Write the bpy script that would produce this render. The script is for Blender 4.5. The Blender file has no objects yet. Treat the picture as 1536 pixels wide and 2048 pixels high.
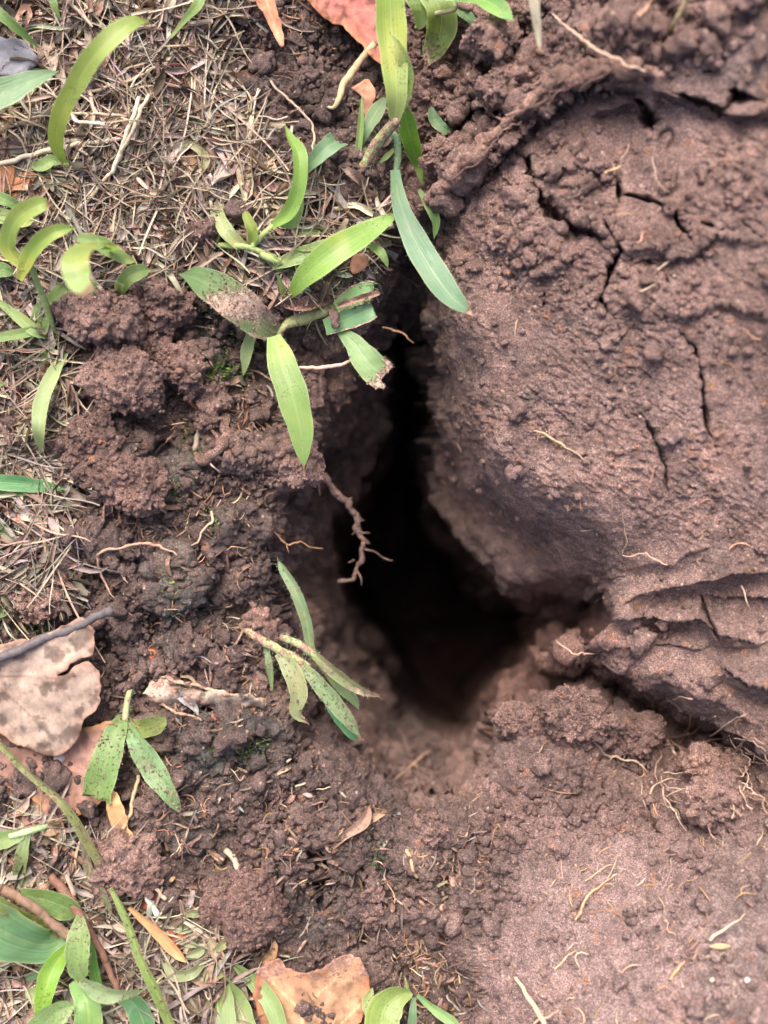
import bpy, math, random
import numpy as np
from mathutils import Vector, geometry

S = 1e-4            # one drawing unit is a tenth of a millimetre
D = 2400.0          # camera height above the turf, drawing units
CX, CY = 768.0, 1024.0
rng = np.random.default_rng(7)
random.seed(7)
C = bpy.context.scene.collection

# ------------------------------------------------------------------ camera
cam_d = bpy.data.cameras.new("camera"); cam = bpy.data.objects.new("camera", cam_d); C.objects.link(cam)
bpy.context.scene.camera = cam
cam.location = (0, 0, D * S)
cam_d.sensor_fit = 'VERTICAL'; cam_d.sensor_height = 32.0; cam_d.sensor_width = 24.0
cam_d.lens = 32.0 * D / 2048.0
cam_d.clip_start = 0.005; cam_d.clip_end = 20.0
cam_d.dof.use_dof = True
cam_d.dof.focus_distance = (D - 10) * S
cam_d.dof.aperture_fstop = cam_d.lens / 5.0

# ------------------------------------------------------------------ light
w = bpy.data.worlds.new("World"); bpy.context.scene.world = w; w.use_nodes = True
nt = w.node_tree
sky = nt.nodes.new('ShaderNodeTexSky'); sky.sky_type = 'NISHITA'; sky.sun_disc = False
EL, AZ = math.radians(54), math.radians(-14)       # soft light from beyond the upper left
sky.sun_elevation = EL; sky.sun_rotation = AZ; sky.dust_density = 6.0; sky.air_density = 0.6; sky.ozone_density = 0.6
bg = nt.nodes['Background']; bg.inputs[1].default_value = 0.14
nt.links.new(sky.outputs[0], bg.inputs[0])
sd = bpy.data.lights.new("sun", 'SUN'); sd.energy = 1.4; sd.angle = math.radians(32); sd.color = (1.0, 0.94, 0.87)
sun = bpy.data.objects.new("sun", sd); C.objects.link(sun)
dirv = Vector((math.sin(AZ) * math.cos(EL), math.cos(AZ) * math.cos(EL), math.sin(EL)))
sun.rotation_euler = dirv.to_track_quat('Z', 'Y').to_euler()
vs = bpy.context.scene.view_settings
vs.view_transform = 'Standard'; vs.look = 'None'; vs.exposure = 1.62; vs.gamma = 1.0
bpy.context.scene.cycles.max_bounces = 6

# ------------------------------------------------------------------ noise
def _h(ix, iy, iz, seed):
    h = (ix.astype(np.uint32) * np.uint32(374761393) + iy.astype(np.uint32) * np.uint32(668265263)
         + iz.astype(np.uint32) * np.uint32(2147483647 & 1274126177) + np.uint32(seed * 7919 + 13))
    h ^= h >> np.uint32(13); h *= np.uint32(1274126177); h ^= h >> np.uint32(16); h *= np.uint32(2246822519); h ^= h >> np.uint32(15)
    return h
def _r(h): return (h & np.uint32(0xFFFF)).astype(np.float32) / 65535.0
def vnoise(p, seed=0):
    """value noise, -1..1; p is (n,3)"""
    q = np.floor(p); f = (p - q).astype(np.float32); q = q.astype(np.int64)
    f = f * f * f * (f * (f * 6 - 15) + 10)
    x, y, z = q[:, 0], q[:, 1], q[:, 2]
    out = np.zeros(len(p), np.float32)
    for dx in (0, 1):
        wx = f[:, 0] if dx else 1 - f[:, 0]
        for dy in (0, 1):
            wy = f[:, 1] if dy else 1 - f[:, 1]
            for dz in (0, 1):
                wz = f[:, 2] if dz else 1 - f[:, 2]
                out += wx * wy * wz * _r(_h(x + dx, y + dy, z + dz, seed))
    return out * 2 - 1
ROT = np.array([[0.8, 0.36, -0.48], [-0.6, 0.48, -0.64], [0.0, 0.8, 0.6]], np.float32)
def fbm(p, wl, octv=4, seed=0, gain=0.5):
    q = (p / wl).astype(np.float32); a = 1.0; t = 0; out = 0
    for o in range(octv):
        q = q @ ROT
        out = out + a * vnoise(q + 31.7 * o + 500.0, seed + o); t += a; a *= gain; q = q * 2.03
    return out / t
def grains(p, wl, seed=0):
    """packed rounded grains, 0..1, and a random value for the grain"""
    q = (p / wl).astype(np.float32) + 500.0
    b = np.floor(q - 0.5); fr = q - b; b = b.astype(np.int64)
    best = np.full(len(p), 9.0, np.float32); rid = np.zeros(len(p), np.float32)
    for dx in (0, 1):
        for dy in (0, 1):
            for dz in (0, 1):
                h = _h(b[:, 0] + dx, b[:, 1] + dy, b[:, 2] + dz, seed)
                jx = _r(h) * .8 + .1 + dx; jy = _r(h >> np.uint32(8)) * .8 + .1 + dy; jz = _r(h >> np.uint32(15)) * .8 + .1 + dz
                d = (fr[:, 0] - jx) ** 2 + (fr[:, 1] - jy) ** 2 + (fr[:, 2] - jz) ** 2
                m = d < best
                best = np.where(m, d, best); rid = np.where(m, _r(h >> np.uint32(3)), rid)
    r2 = (0.42 + 0.35 * rid) ** 2
    return np.sqrt(np.clip(1 - best / r2, 0, 1)), rid
def sstep(a, b, x):
    t = np.clip((x - a) / (b - a), 0, 1); return t * t * (3 - 2 * t)

# ------------------------------------------------------------------ terrain control heights (x, y as drawn, height)
CP = """
-100 -100 0;400 -100 0;700 -100 -10;900 -100 0;1200 -100 240;1680 -100 420;-100 300 0;-100 700 0;-100 1100 0;-100 1500 0;-100 1900 0;-100 2150 0
100 100 5;300 100 0;300 300 0;600 80 -30;560 200 -30;700 250 -25;450 350 0;600 400 0;700 450 -20;500 500 0;200 450 0
640 330 10;740 340 0;850 200 -40;900 100 -60;960 60 20;880 300 -60;850 350 -90;800 380 -110
770 470 -90;760 560 -110;700 560 -50;600 620 -40;450 650 -20;300 620 10;150 620 0;60 700 0;40 900 -5
250 750 -20;200 950 -15;350 850 -50;450 800 -50;520 760 -80;600 740 -140;650 800 -200;560 860 -110;620 900 -160;500 950 -60;560 980 -120
700 700 -190;740 640 -220;760 720 -450;700 800 -430;700 880 -560;740 960 -850;680 960 -620;630 980 -360
820 520 -300;815 600 -430;820 680 -600;815 760 -800
560 1060 -130;610 1080 -430;660 1090 -800;540 1160 -110;590 1190 -360;650 1230 -700;710 1270 -950
400 1050 -40;300 1000 -20;250 1120 -15;400 1180 -40;480 1120 -70;480 1240 -80;330 1280 -40;200 1250 -20;100 1200 -10
570 1280 -120;620 1330 -330;680 1370 -560;740 1390 -800;560 1400 -90;640 1460 -190;720 1480 -430;790 1450 -750
680 1530 -120;760 1540 -290;830 1510 -520;870 1560 -330;920 1520 -480;960 1460 -500;900 1600 -150;960 1560 -170;1000 1500 -160
400 1400 -40;250 1400 -20;100 1400 -5;450 1550 -30;250 1600 -15;100 1600 0;600 1600 -60;750 1620 -80;700 1750 -30;500 1750 -20;350 1750 0
150 1800 0;50 2000 0;300 1950 10;500 1950 -20;650 1980 -20;800 1850 -50;800 2000 -50;900 1900 -20;900 1720 -50
1000 1620 -50;1000 1720 -10;1050 1900 60;1000 2100 60;1200 1750 50;1200 1950 140;1400 1780 130;1400 1980 220;1600 1800 220;1680 2150 330;1300 2150 230;1600 1650 130
1100 1560 -40;1250 1620 -30;1400 1640 20;1480 1560 50;1400 1540 -30;1300 1540 -80;1200 1520 -60
1020 1420 -200;1080 1400 -190;1080 1460 -90;1150 1440 -50;1180 1380 -150;1250 1430 -70;1260 1490 -110;1340 1500 -150
1060 1350 -560;1120 1340 -400;1180 1330 -240;1230 1370 -230;1300 1420 -230;1380 1470 -230;1150 1270 -600;1190 1230 -430;1100 1230 -740
960 180 20;1020 80 90;1000 240 70;1100 60 150;1080 180 160;1180 130 230;1300 150 290;1420 100 340;1540 60 400;1540 250 370
920 310 40;880 380 10;840 410 -20;960 380 60;1050 300 130;1200 260 200;1350 280 250;1480 400 310;1600 500 330
870 460 -90;878 540 -70;880 640 -110;930 520 30;1000 560 80;1100 500 140;1250 500 210;1400 560 260;1540 650 290
872 720 -190;920 720 -40;1000 720 50;1130 700 120;1300 720 190;1450 780 220;1600 850 230
872 820 -280;915 830 -120;980 850 0;1080 880 60;1220 880 130;1400 950 160;1600 1000 180
876 920 -450;915 940 -330;970 960 -150;1040 990 -20;1000 890 45;1110 985 60;1190 1045 50;1150 1010 50;1300 1050 90;1450 1060 120;1600 1080 150
890 1010 -520;940 1040 -480;1010 1070 -340;1090 1090 -220;1170 1115 -110;1225 1130 -30
965 1100 -450;1010 1150 -420;1080 1160 -340;1140 1160 -250;1200 1170 -190
1260 1140 -20;1350 1120 60;1450 1110 110;1240 1170 -50;1210 1220 -90;1180 1270 -110;1135 1290 -140;1200 1300 -80
1300 1190 20;1300 1270 10;1300 1350 10;1220 1340 -70;1400 1200 80;1400 1300 80;1400 1400 70;1500 1200 120;1500 1320 140;1500 1440 100;1600 1300 170;1600 1480 110;1560 1530 60
"""
cps = np.array([[float(t) for t in q.split()] for l in CP.strip().splitlines() for q in l.split(';') if q.strip()])
phi = lambda r2: np.sqrt(r2 + 15.0 ** 2)
A = phi(((cps[:, None, :2] - cps[None, :, :2]) ** 2).sum(-1))
K = len(cps); M = np.zeros((K + 1, K + 1)); M[:K, :K] = A; M[:K, K] = 1; M[K, :K] = 1
sol = np.linalg.solve(M, np.append(cps[:, 2], 0))

st = 2.0
core_u = np.arange(-48, 1586, st); core_v = np.arange(-48, 2098, st)
def ext(a):
    g = 3.0 * 1.22 ** np.arange(0, 38); g = np.cumsum(g)
    return np.concatenate([(a[0] - g)[::-1], a, a[-1] + g])
US, VS = ext(core_u), ext(core_v)
UU, VV = np.meshgrid(US, VS)
NV, NU = UU.shape
# coarse evaluation, then a smooth resample
cu = np.arange(-160, 1720, 8.0); cv = np.arange(-160, 2240, 8.0)
CUU, CVV = np.meshgrid(cu, cv); cz = np.full(CUU.shape, sol[K])
for k in range(K): cz += sol[k] * phi((CUU - cps[k, 0]) ** 2 + (CVV - cps[k, 1]) ** 2)
def blur(a, s):
    r = int(s * 2.5) + 1; kx = np.exp(-0.5 * (np.arange(-r, r + 1) / s) ** 2); kx /= kx.sum()
    for ax in (0, 1):
        p = np.pad(a, [(r, r) if i == ax else (0, 0) for i in (0, 1)], mode='edge'); o = 0
        for i, kk in enumerate(kx): o = o + kk * (p[i:i + a.shape[0]] if ax == 0 else p[:, i:i + a.shape[1]])
        a = o
    return a
cz = blur(cz, 0.8)
def samp(grid, x0, y0, stp, u, v):
    fu = np.clip((u - x0) / stp, 0, grid.shape[1] - 1.001); fv = np.clip((v - y0) / stp, 0, grid.shape[0] - 1.001)
    iu = fu.astype(int); iv = fv.astype(int); fu = fu - iu; fv = fv - iv
    return (grid[iv, iu] * (1 - fu) * (1 - fv) + grid[iv, iu + 1] * fu * (1 - fv) + grid[iv + 1, iu] * (1 - fu) * fv + grid[iv + 1, iu + 1] * fu * fv)
# warp so that the drawn edges are never straight
P2 = np.stack([UU.ravel(), VV.ravel(), np.zeros(UU.size)], 1)
far = (np.abs(UU - CX) > 900) | (np.abs(VV - CY) > 1150)
wu = (fbm(P2, 60, 3, 11) * 12 + fbm(P2, 14, 2, 12) * 2.5).reshape(UU.shape); wv = (fbm(P2, 60, 3, 21) * 12 + fbm(P2, 14, 2, 22) * 2.5).reshape(UU.shape)
Z = samp(cz, -160, -160, 8.0, UU + wu * .5, VV + wv * .5)
WU, WV = UU + wu, VV + wv

def box(pts, m):
    a = np.array(pts, float); x0, y0 = a[:, 0].min() - m, a[:, 1].min() - m; x1, y1 = a[:, 0].max() + m, a[:, 1].max() + m
    i0, i1 = np.searchsorted(VS, [y0, y1]); j0, j1 = np.searchsorted(US, [x0, x1])
    return slice(i0, i1), slice(j0, j1)
def seg(pts, U, V, closed=False):
    """unsigned distance, side (+ left of travel in picture), parameter"""
    a = np.array(pts, float); n = len(a); best = np.full(U.shape, 1e9); side = np.zeros(U.shape); par = np.zeros(U.shape)
    for i in range(n if closed else n - 1):
        p, q = a[i], a[(i + 1) % n]; d = q - p; L2 = (d ** 2).sum()
        t = np.clip(((U - p[0]) * d[0] + (V - p[1]) * d[1]) / L2, 0, 1)
        ex, ey = U - p[0] - t * d[0], V - p[1] - t * d[1]; dd = np.hypot(ex, ey)
        m = dd < best
        best = np.where(m, dd, best); side = np.where(m, np.sign(d[0] * ey - d[1] * ex), side); par = np.where(m, (i + t) / (n - 1), par)
    return best, side, par
def inside(pts, U, V):
    a = np.array(pts, float); c = np.zeros(U.shape, bool); n = len(a)
    for i in range(n):
        (x1, y1), (x2, y2) = a[i], a[(i + 1) % n]
        if y1 == y2: continue
        c ^= ((y1 > V) != (y2 > V)) & (U < (x2 - x1) * (V - y1) / (y2 - y1) + x1)
    return c
def sdf(pts, U, V):
    d, _, _ = seg(pts, U, V, True); return np.where(inside(pts, U, V), d, -d)
def crack(pts, wdt, dep, taper=True):
    s = box(pts, wdt * 4 + 10); d, _, t = seg(pts, WU[s], WV[s])
    ww = wdt * (.75 + .6 * np.clip(wu[s] / 8, -.8, 1)) * (np.clip(np.minimum(t, 1 - t) * 6, .25, 1) if taper else 1)
    Z[s] -= 1.05 * dep * np.minimum(ww / wdt, 1.2) * np.exp(-(d / ww) ** 2 * 1.2)
def ledge(pts, dep, wdt, soft=12):
    """ground to the right of travel (below, in the picture) drops away sharply and climbs back slowly"""
    s = box(pts, wdt * 3); d, sd_, t = seg(pts, WU[s], WV[s]); e = np.clip(np.minimum(t, 1 - t) * 6, 0, 1)
    x = d * sd_
    Z[s] += e * np.where(x > 0, -dep * 1.15 * sstep(-3, soft, x) * np.exp(-x / (wdt * 1.3)), dep * .35 * np.exp(x / wdt))
def mound(x, y, rx, ry, h, ang=0, pw=2.0):
    s = box([(x, y)], max(rx, ry) * 1.6); ca, sa = math.cos(ang), math.sin(ang)
    dx, dy = WU[s] - x, WV[s] - y; a = (dx * ca + dy * sa) / rx; b = (-dx * sa + dy * ca) / ry; r = a * a + b * b
    Z[s] += h * np.where(r < 1, np.clip(1 - r, 0, 1) ** (1 / pw), 0) if h > 0 else h * np.exp(-r * 1.6)

# the deep shaft of the burrow
HOLE = [(800, 640), (835, 640), (862, 760), (868, 900), (872, 1010), (905, 1062), (945, 1108), (1000, 1172), (1045, 1190),
        (1085, 1215), (1080, 1290), (1035, 1340), (990, 1395), (935, 1488), (880, 1478), (800, 1440), (762, 1365), (725, 1290), (690, 1230), (650, 1150), (665, 1040), (720, 980), (760, 900), (775, 800), (780, 700)]
s = box(HOLE, 20); sdd = sdf(HOLE, UU[s] + wu[s] * .4, VV[s] + wv[s] * .4)
Z[s] -= (1700 + 700 * sstep(1330, 1120, VV[s])) * sstep(-6, 70, sdd) + 130 * sstep(-12, 14, sdd)
# lobe of clay hanging into the shaft: its lower rim is sharp
# cracks in the clay
for pts, wd, dp in [
    ([(1195, 400), (1200, 440), (1240, 500), (1215, 560), (1200, 590), (1215, 620), (1245, 655)], 9, 90),
    ([(1245, 655), (1290, 662), (1330, 645)], 3, 30), ([(1325, 640), (1365, 670), (1388, 695), (1398, 760), (1410, 830), (1425, 900)], 9, 75),
    ([(1240, 500), (1320, 540), (1340, 570)], 4, 45), ([(1020, 300), (1060, 320), (1070, 370), (1095, 410)], 7, 50), ([(1070, 390), (1110, 430), (1150, 462), (1215, 485)], 16, 85),
    ([(1230, 350), (1240, 385), (1228, 415)], 6, 70), ([(1240, 390), (1300, 395), (1335, 420)], 4, 45), ([(1260, 190), (1300, 235), (1310, 260)], 14, 90),
    ([(1250, 95), (1300, 90), (1330, 70), (1350, 50)], 8, 70), ([(1340, 185), (1400, 205), (1440, 222), (1470, 195), (1530, 200)], 11, 100),
    ([(1400, 150), (1440, 140), (1465, 110)], 5, 35), ([(1410, 440), (1440, 460), (1490, 450), (1530, 470)], 5, 40), ([(1350, 410), (1370, 460), (1390, 490)], 5, 50),
    ([(1200, 850), (1215, 880), (1222, 905)], 4, 22), ([(1280, 825), (1310, 860), (1325, 900), (1335, 960), (1336, 990)], 4, 26), ([(1095, 585), (1085, 620)], 3, 25), ([(1205, 800), (1220, 815)], 3, 25),
    ([(940, 150), (1000, 130), (1035, 110)], 16, 150), ([(930, 210), (960, 250), (1000, 220)], 12, 90), ([(960, 170), (950, 240), (900, 300)], 18, 80),
    ([(1390, 1480), (1420, 1472), (1450, 1478)], 14, 150), ([(1290, 1440), (1310, 1470), (1330, 1500)], 9, 60), ([(1130, 1470), (1180, 1500), (1240, 1510)], 8, 50),
    ([(1040, 1185), (1080, 1200), (1130, 1212), (1160, 1215), (1200, 1200)], 16, 260), ([(1090, 1250), (1100, 1245)], 16, 120), ([(1280, 1600), (1300, 1640), (1330, 1680)], 12, 70), ([(1400, 1180), (1415, 1230), (1440, 1290)], 5, 50),
    ([(960, 1420), (1020, 1425), (1100, 1440)], 7, 45), ([(1000, 1480), (1040, 1495), (1060, 1470)], 7, 45), ([(1220, 1360), (1260, 1385), (1262, 1400)], 8, 70),
    ([(280, 1150), (300, 1200), (310, 1240), (330, 1280)], 10, 75), ([(120, 1040), (190, 1070), (280, 1085)], 7, 45), ([(160, 1260), (260, 1330), (420, 1310)], 8, 30),
    ([(400, 1150), (405, 1260), (450, 1330)], 9, 45), ([(590, 1280), (560, 1340), (600, 1400)], 8, 40), ([(630, 1660), (640, 1740), (645, 1800)], 9, 80), ([(530, 1650), (600, 1620), (640, 1640)], 7, 50),
    ([(900, 1750), (905, 1850), (900, 1880)], 6, 45), ([(820, 1860), (890, 1875)], 9, 80), ([(720, 1860), (730, 1930), (760, 1980)], 16, 90), ([(800, 1560), (900, 1600), (1000, 1590)], 8, 45),
    ([(370, 1000), (380, 920), (400, 850)], 14, 70), ([(250, 860), (330, 900), (380, 960)], 14, 70), ([(270, 640), (300, 690), (310, 740)], 12, 50)]:
    crack(pts, wd, dp)
# folds of squeezed clay, running to the right
for pts, dp, wd in [
    ([(1235, 1215), (1290, 1185), (1350, 1175), (1400, 1160), (1460, 1150), (1570, 1142)], 46, 30),
    ([(1240, 1140), (1300, 1125), (1345, 1130), (1370, 1105), (1430, 1090)], 20, 22),
    ([(1200, 1245), (1270, 1235), (1330, 1245), (1400, 1240), (1440, 1275), (1570, 1285)], 50, 32),
    ([(1400, 1185), (1470, 1195), (1570, 1200)], 26, 24),
    ([(1145, 1285), (1200, 1300), (1240, 1290), (1320, 1290), (1400, 1300), (1430, 1290)], 26, 24),
    ([(1130, 1285), (1190, 1325), (1250, 1345), (1310, 1395), (1370, 1425), (1430, 1450), (1500, 1490), (1580, 1520)], 90, 45),
    ([(1440, 1330), (1490, 1370), (1570, 1385)], 50, 28), ([(1300, 1345), (1380, 1385), (1440, 1400), (1530, 1460)], 24, 26),
    ([(830, 425), (900, 400), (960, 350), (1010, 300), (1100, 220), (1180, 175), (1260, 180), (1310, 185)], 45, 34),
    ([(1300, 180), (1360, 200), (1430, 225), (1570, 230)], 40, 30), ([(1180, 230), (1260, 210), (1310, 240)], 30, 25),
    ([(1060, 360), (1140, 330), (1230, 350)], 20, 30), ([(1220, 490), (1300, 500), (1380, 520), (1430, 470), (1560, 480)], 16, 30),
    ([(1330, 640), (1440, 600), (1560, 640)], 14, 40),
    ([(330, 590), (420, 640), (520, 690), (620, 700), (700, 690)], 30, 24), ([(560, 1000), (600, 950), (640, 930), (690, 900)], 40, 30),
    ([(1230, 1385), (1170, 1372), (1080, 1385), (1020, 1410), (975, 1465), (950, 1545), (900, 1592), (850, 1598), (780, 1562), (700, 1505), (640, 1430), (590, 1340), (552, 1250), (536, 1160), (540, 1060), (575, 1000), (640, 960)], 75, 45), ([(1190, 1500), (1290, 1535), (1400, 1530), (1440, 1570)], 35, 25)]:
    fold = dp > 0 and pts[0][0] > 1120 and 1100 < pts[0][1] < 1350
    ledge(pts, dp * (1.5 if fold else 1), wd * (1.35 if fold else 1), 36 if fold else 12)
for a in [(1150, 1440, 75, 48, 45, .3), (1250, 1450, 55, 45, 40, 0), (1040, 1440, 60, 40, 30, 0), (1080, 1530, 110, 50, 25, .1), (350, 1190, 60, 90, 40, .3),
          (470, 1480, 100, 60, 35, .2), (560, 1700, 90, 120, 30, .1), (700, 1600, 100, 60, 30, .2), (850, 1760, 60, 90, 25, 0), (250, 930, 85, 80, 45, 0), (470, 1060, 70, 50, 35, 0), (410, 1320, 90, 40, 25, .2),
          (600, 930, 60, 45, 50, 0), (500, 900, 60, 50, 35, 0), (640, 870, 40, 30, 40, .5), (560, 1560, 80, 50, 25, 0), (150, 1080, 70, 35, 25, 0), (860, 1650, 50, 40, 25, 0),
          (1290, 590, 70, 55, 14, 0), (1270, 470, 90, 50, 20, .3), (1130, 400, 110, 60, 20, .6), (1060, 460, 100, 80, 20, .6), (1430, 1610, 80, 50, 35, .2), (1330, 1480, 40, 30, 40, 0), (620, 190, 120, 60, 14, 0),
          (980, 60, 55, 45, 60, 0), (1010, 190, 60, 40, 40, -.5), (990, 260, 50, 50, 30, 0), (1240, 70, 90, 50, 40, 0), (900, 330, 50, 40, 50, .3),
          (230, 215, 35, 14, -60, 0), (300, 640, 60, 20, -30, 0), (620, 700, 45, 22, -90, 0), (60, 30, 40, 30, -40, 0), (220, 1280, 60, 30, -10, 0), (760, 1300, 45, 40, 120, .4), (880, 1400, 60, 40, 100, .4)]:
    mound(*a)
Zs = Z.copy()

# position of the smooth skin, its normal and stretch
def unproj(u, v, z): return (u - CX) * (D - z) / D, -(v - CY) * (D - z) / D, z
X, Y, _ = unproj(UU, VV, Z)
def grad(a, ax, c): return np.gradient(a, c, axis=ax)
du = np.stack([grad(q, 1, US) for q in (X, Y, Z)], -1); dv = np.stack([grad(q, 0, VS) for q in (X, Y, Z)], -1)
Nn = np.cross(dv, du); Nn /= np.linalg.norm(Nn, axis=-1, keepdims=True) + 1e-9
Nn *= np.sign(Nn[..., 2:3] + 1e-6)
stretch = np.maximum(np.linalg.norm(du, axis=-1), np.linalg.norm(dv, axis=-1)).ravel()
P3 = np.stack([X, Y, Z], -1).reshape(-1, 3).astype(np.float32)
pn = np.stack([UU.ravel(), VV.ravel()], 1)
U1, V1 = UU.ravel(), VV.ravel()
# regions: firm clay against loose crumbly soil
CLAY = [(1040, 240), (1300, 150), (1700, 0), (1700, 1500), (1500, 1480), (1380, 1420), (1250, 1345), (1130, 1290), (1190, 1230), (1230, 1140), (1100, 1200), (1000, 1170), (940, 1105), (870, 1020), (868, 760), (872, 600), (960, 560), (1040, 440)]
PAD = [(1000, 1760), (1120, 1660), (1300, 1700), (1700, 1680), (1700, 2300), (960, 2300)]
def mask(poly, soft, U=UU, V=VV):
    full = np.full(U.shape, 0.0); s = box(poly, soft) if U is UU else (slice(None), slice(None))
    full[s] = sstep(-soft, soft, sdf(poly, U[s], V[s])); return full
clay = np.maximum(mask(CLAY, 45), mask(PAD, 70) * .97).ravel()
clay = clay * (1 - .5 * mask([(860, 400), (1100, 200), (1220, 300), (1190, 470), (1060, 590), (900, 560)], 50).ravel()); loose = 1 - clay
n_mid = fbm(P3, 90, 4, 3); n_big = fbm(P3, 320, 3, 5)
padm = mask(PAD, 80).ravel(); holem = mask([(690, 600), (880, 600), (900, 1000), (1100, 1200), (1200, 1250), (1000, 1500), (850, 1580), (700, 1500), (560, 1200), (570, 1000), (700, 850)], 40).ravel()
disp = n_big * 10 + n_mid * (4 + 12 * loose + 24 * holem) + fbm(P3, 200, 3, 6) * 60 * holem
att = lambda wl: np.clip(wl / (2.2 * stretch * st), 0, 1)
depthatt = 1.0
ridg = 1 - np.abs(fbm(P3, 55, 3, 8)) * 2.2
disp += ridg * (1.5 + 7 * loose) * att(30)
sm = np.maximum.reduce([mask([(868, 800), (960, 880), (1100, 1000), (1260, 1090), (1260, 1140), (1200, 1240), (1100, 1240), (960, 1160), (860, 1040)], 50).ravel(), mask([(1210, 1120), (1700, 1060), (1700, 1480), (1430, 1400), (1250, 1330), (1150, 1290)], 40).ravel() * .75, sstep(-.12, .22, fbm(P3, 170, 3, 35)) * .85])
cl0 = clay; clay = clay * (1 - .86 * sm)
big, brid = grains(P3 + np.stack([fbm(P3, 90, 3, 31), fbm(P3, 90, 3, 32), fbm(P3, 90, 3, 33)], 1) * 70, 120, 9)
rough_low = np.maximum(mask([(-300, 560), (560, 560), (700, 700), (620, 1000), (640, 1400), (850, 1590), (1000, 1600), (980, 2300), (-300, 2300)], 60).ravel(), mask([(880, -100), (1120, -100), (1060, 250), (900, 420), (840, 300)], 40).ravel())
disp += (big - .6) * (34 * rough_low + 5 * loose) * att(60)
for wl, al, ac, sd_ in [(46, 17, 4.0, 1), (22, 9.0, 3.0, 2), (11, 4.4, 2.0, 3)]:
    qp = P3 + np.stack([fbm(P3, wl * .8, 3, 60 + sd_), fbm(P3, wl * .8, 3, 64 + sd_), fbm(P3, wl * .8, 3, 67 + sd_)], 1) * wl * 1.1
    g, rid = grains(qp, wl, sd_)
    pres = sstep(-.25, .35, fbm(P3, wl * 6, 2, 70 + sd_))
    disp += g * (.3 + .7 * rid) * (al * loose * (.35 + .65 * pres) + ac * clay * pres) * att(wl)
rr = 1 - np.abs(fbm(P3, 20, 2, 81)) * 2.5; disp += rr * (4.4 * loose + 1.3 * clay) * att(14)
rr = 1 - np.abs(fbm(P3, 9, 2, 82)) * 2.5; disp += rr * (2.8 * loose + 1.5 * clay) * att(8)
disp += vnoise(P3 / 4.2, 83) * (1.5 * loose + 1.1 * clay) * att(5)
clay = cl0 * (1 - .82 * sm)
# torn little pits in the clay
pit = sstep(.25, .6, fbm(P3, 40, 3, 91)); disp -= pit * 7 * clay * att(30)
thr = fbm(P3 @ np.array([[.8, .6, 0], [-.6, .8, 0], [0, 0, 1]], np.float32) * np.array([1, 2.6, 1], np.float32), 30, 4, 95); disp += (1 - 2.2 * np.abs(thr)) * 5.0 * clay * att(14)
clay = cl0; isl = fbm(P3, 150, 3, 97); net = mask([(1020, 240), (1280, 200), (1520, 260), (1520, 800), (1330, 940), (1180, 700), (1000, 560)], 60).ravel() * sstep(-.15, .1, fbm(P3, 110, 2, 98)); disp -= 11 * np.exp(-(isl / .014) ** 2) * net * sstep(-.1, .25, fbm(P3, 45, 2, 99))
disp *= 1 - .45 * padm; disp[far.ravel()] *= .3
Pf = P3 + Nn.reshape(-1, 3).astype(np.float32) * disp[:, None]
ZF = Pf[:, 2].reshape(UU.shape)
ZF_s = blur(ZF[38:-38, 38:-38], 5)       # smoothed height of the core, for laying things on it
u0, v0 = core_u[0], core_v[0]
def gz(u, v, smooth=True):
    """height of the ground seen at drawing position u,v"""
    return samp(ZF_s, u0, v0, st, np.asarray(u, float), np.asarray(v, float))
gz_arr = ZF[38:-38, 38:-38]
def gzf(u, v): return samp(gz_arr, u0, v0, st, np.asarray(u, float), np.asarray(v, float))
def W(u, v, z): x, y, z = unproj(np.asarray(u, float), np.asarray(v, float), np.asarray(z, float)); return np.stack([x, y, z], -1) * S

# ------------------------------------------------------------------ mesh helper
def mk(name, V, F, mat, parent=None, smooth=True, attrs=None, uv=None, origin=None):
    V = np.asarray(V, np.float32); F = np.asarray(F, np.int32)
    if origin is not None: V = V - np.asarray(origin, np.float32)
    me = bpy.data.meshes.new(name); me.vertices.add(len(V)); me.vertices.foreach_set('co', V.ravel())
    n, k = F.shape; me.loops.add(n * k); me.loops.foreach_set('vertex_index', F.ravel())
    me.polygons.add(n); me.polygons.foreach_set('loop_start', np.arange(0, n * k, k, dtype=np.int32))
    me.polygons.foreach_set('use_smooth', np.full(n, smooth)); me.update(calc_edges=True)
    for a, val in (attrs or {}).items():
        val = np.asarray(val, np.float32)
        if val.ndim == 1:
            at = me.attributes.new(a, 'FLOAT', 'POINT'); at.data.foreach_set('value', val)
        else:
            at = me.attributes.new(a, 'FLOAT_COLOR', 'POINT'); at.data.foreach_set('color', np.concatenate([val, np.ones((len(val), 1), np.float32)], 1).ravel())
    if uv is not None:
        at = me.attributes.new('uvp', 'FLOAT_VECTOR', 'POINT'); at.data.foreach_set('vector', np.concatenate([uv, np.zeros((len(uv), 1))], 1).astype(np.float32).ravel())
    if mat: me.materials.append(mat)
    o = bpy.data.objects.new(name, me); C.objects.link(o)
    if origin is not None and parent is None: o.location = origin
    if parent is not None:
        o.parent = parent
    return o
def tag(o, label, cat, group=None, kind=None):
    if label: o['label'] = label
    if cat: o['category'] = cat
    if group: o['group'] = group
    if kind: o['kind'] = kind
    return o
def thing(name, label, cat, loc, group=None):
    o = bpy.data.objects.new(name, None); C.objects.link(o); o.location = loc; o.empty_display_size = .005
    return tag(o, label, cat, group)

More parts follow.
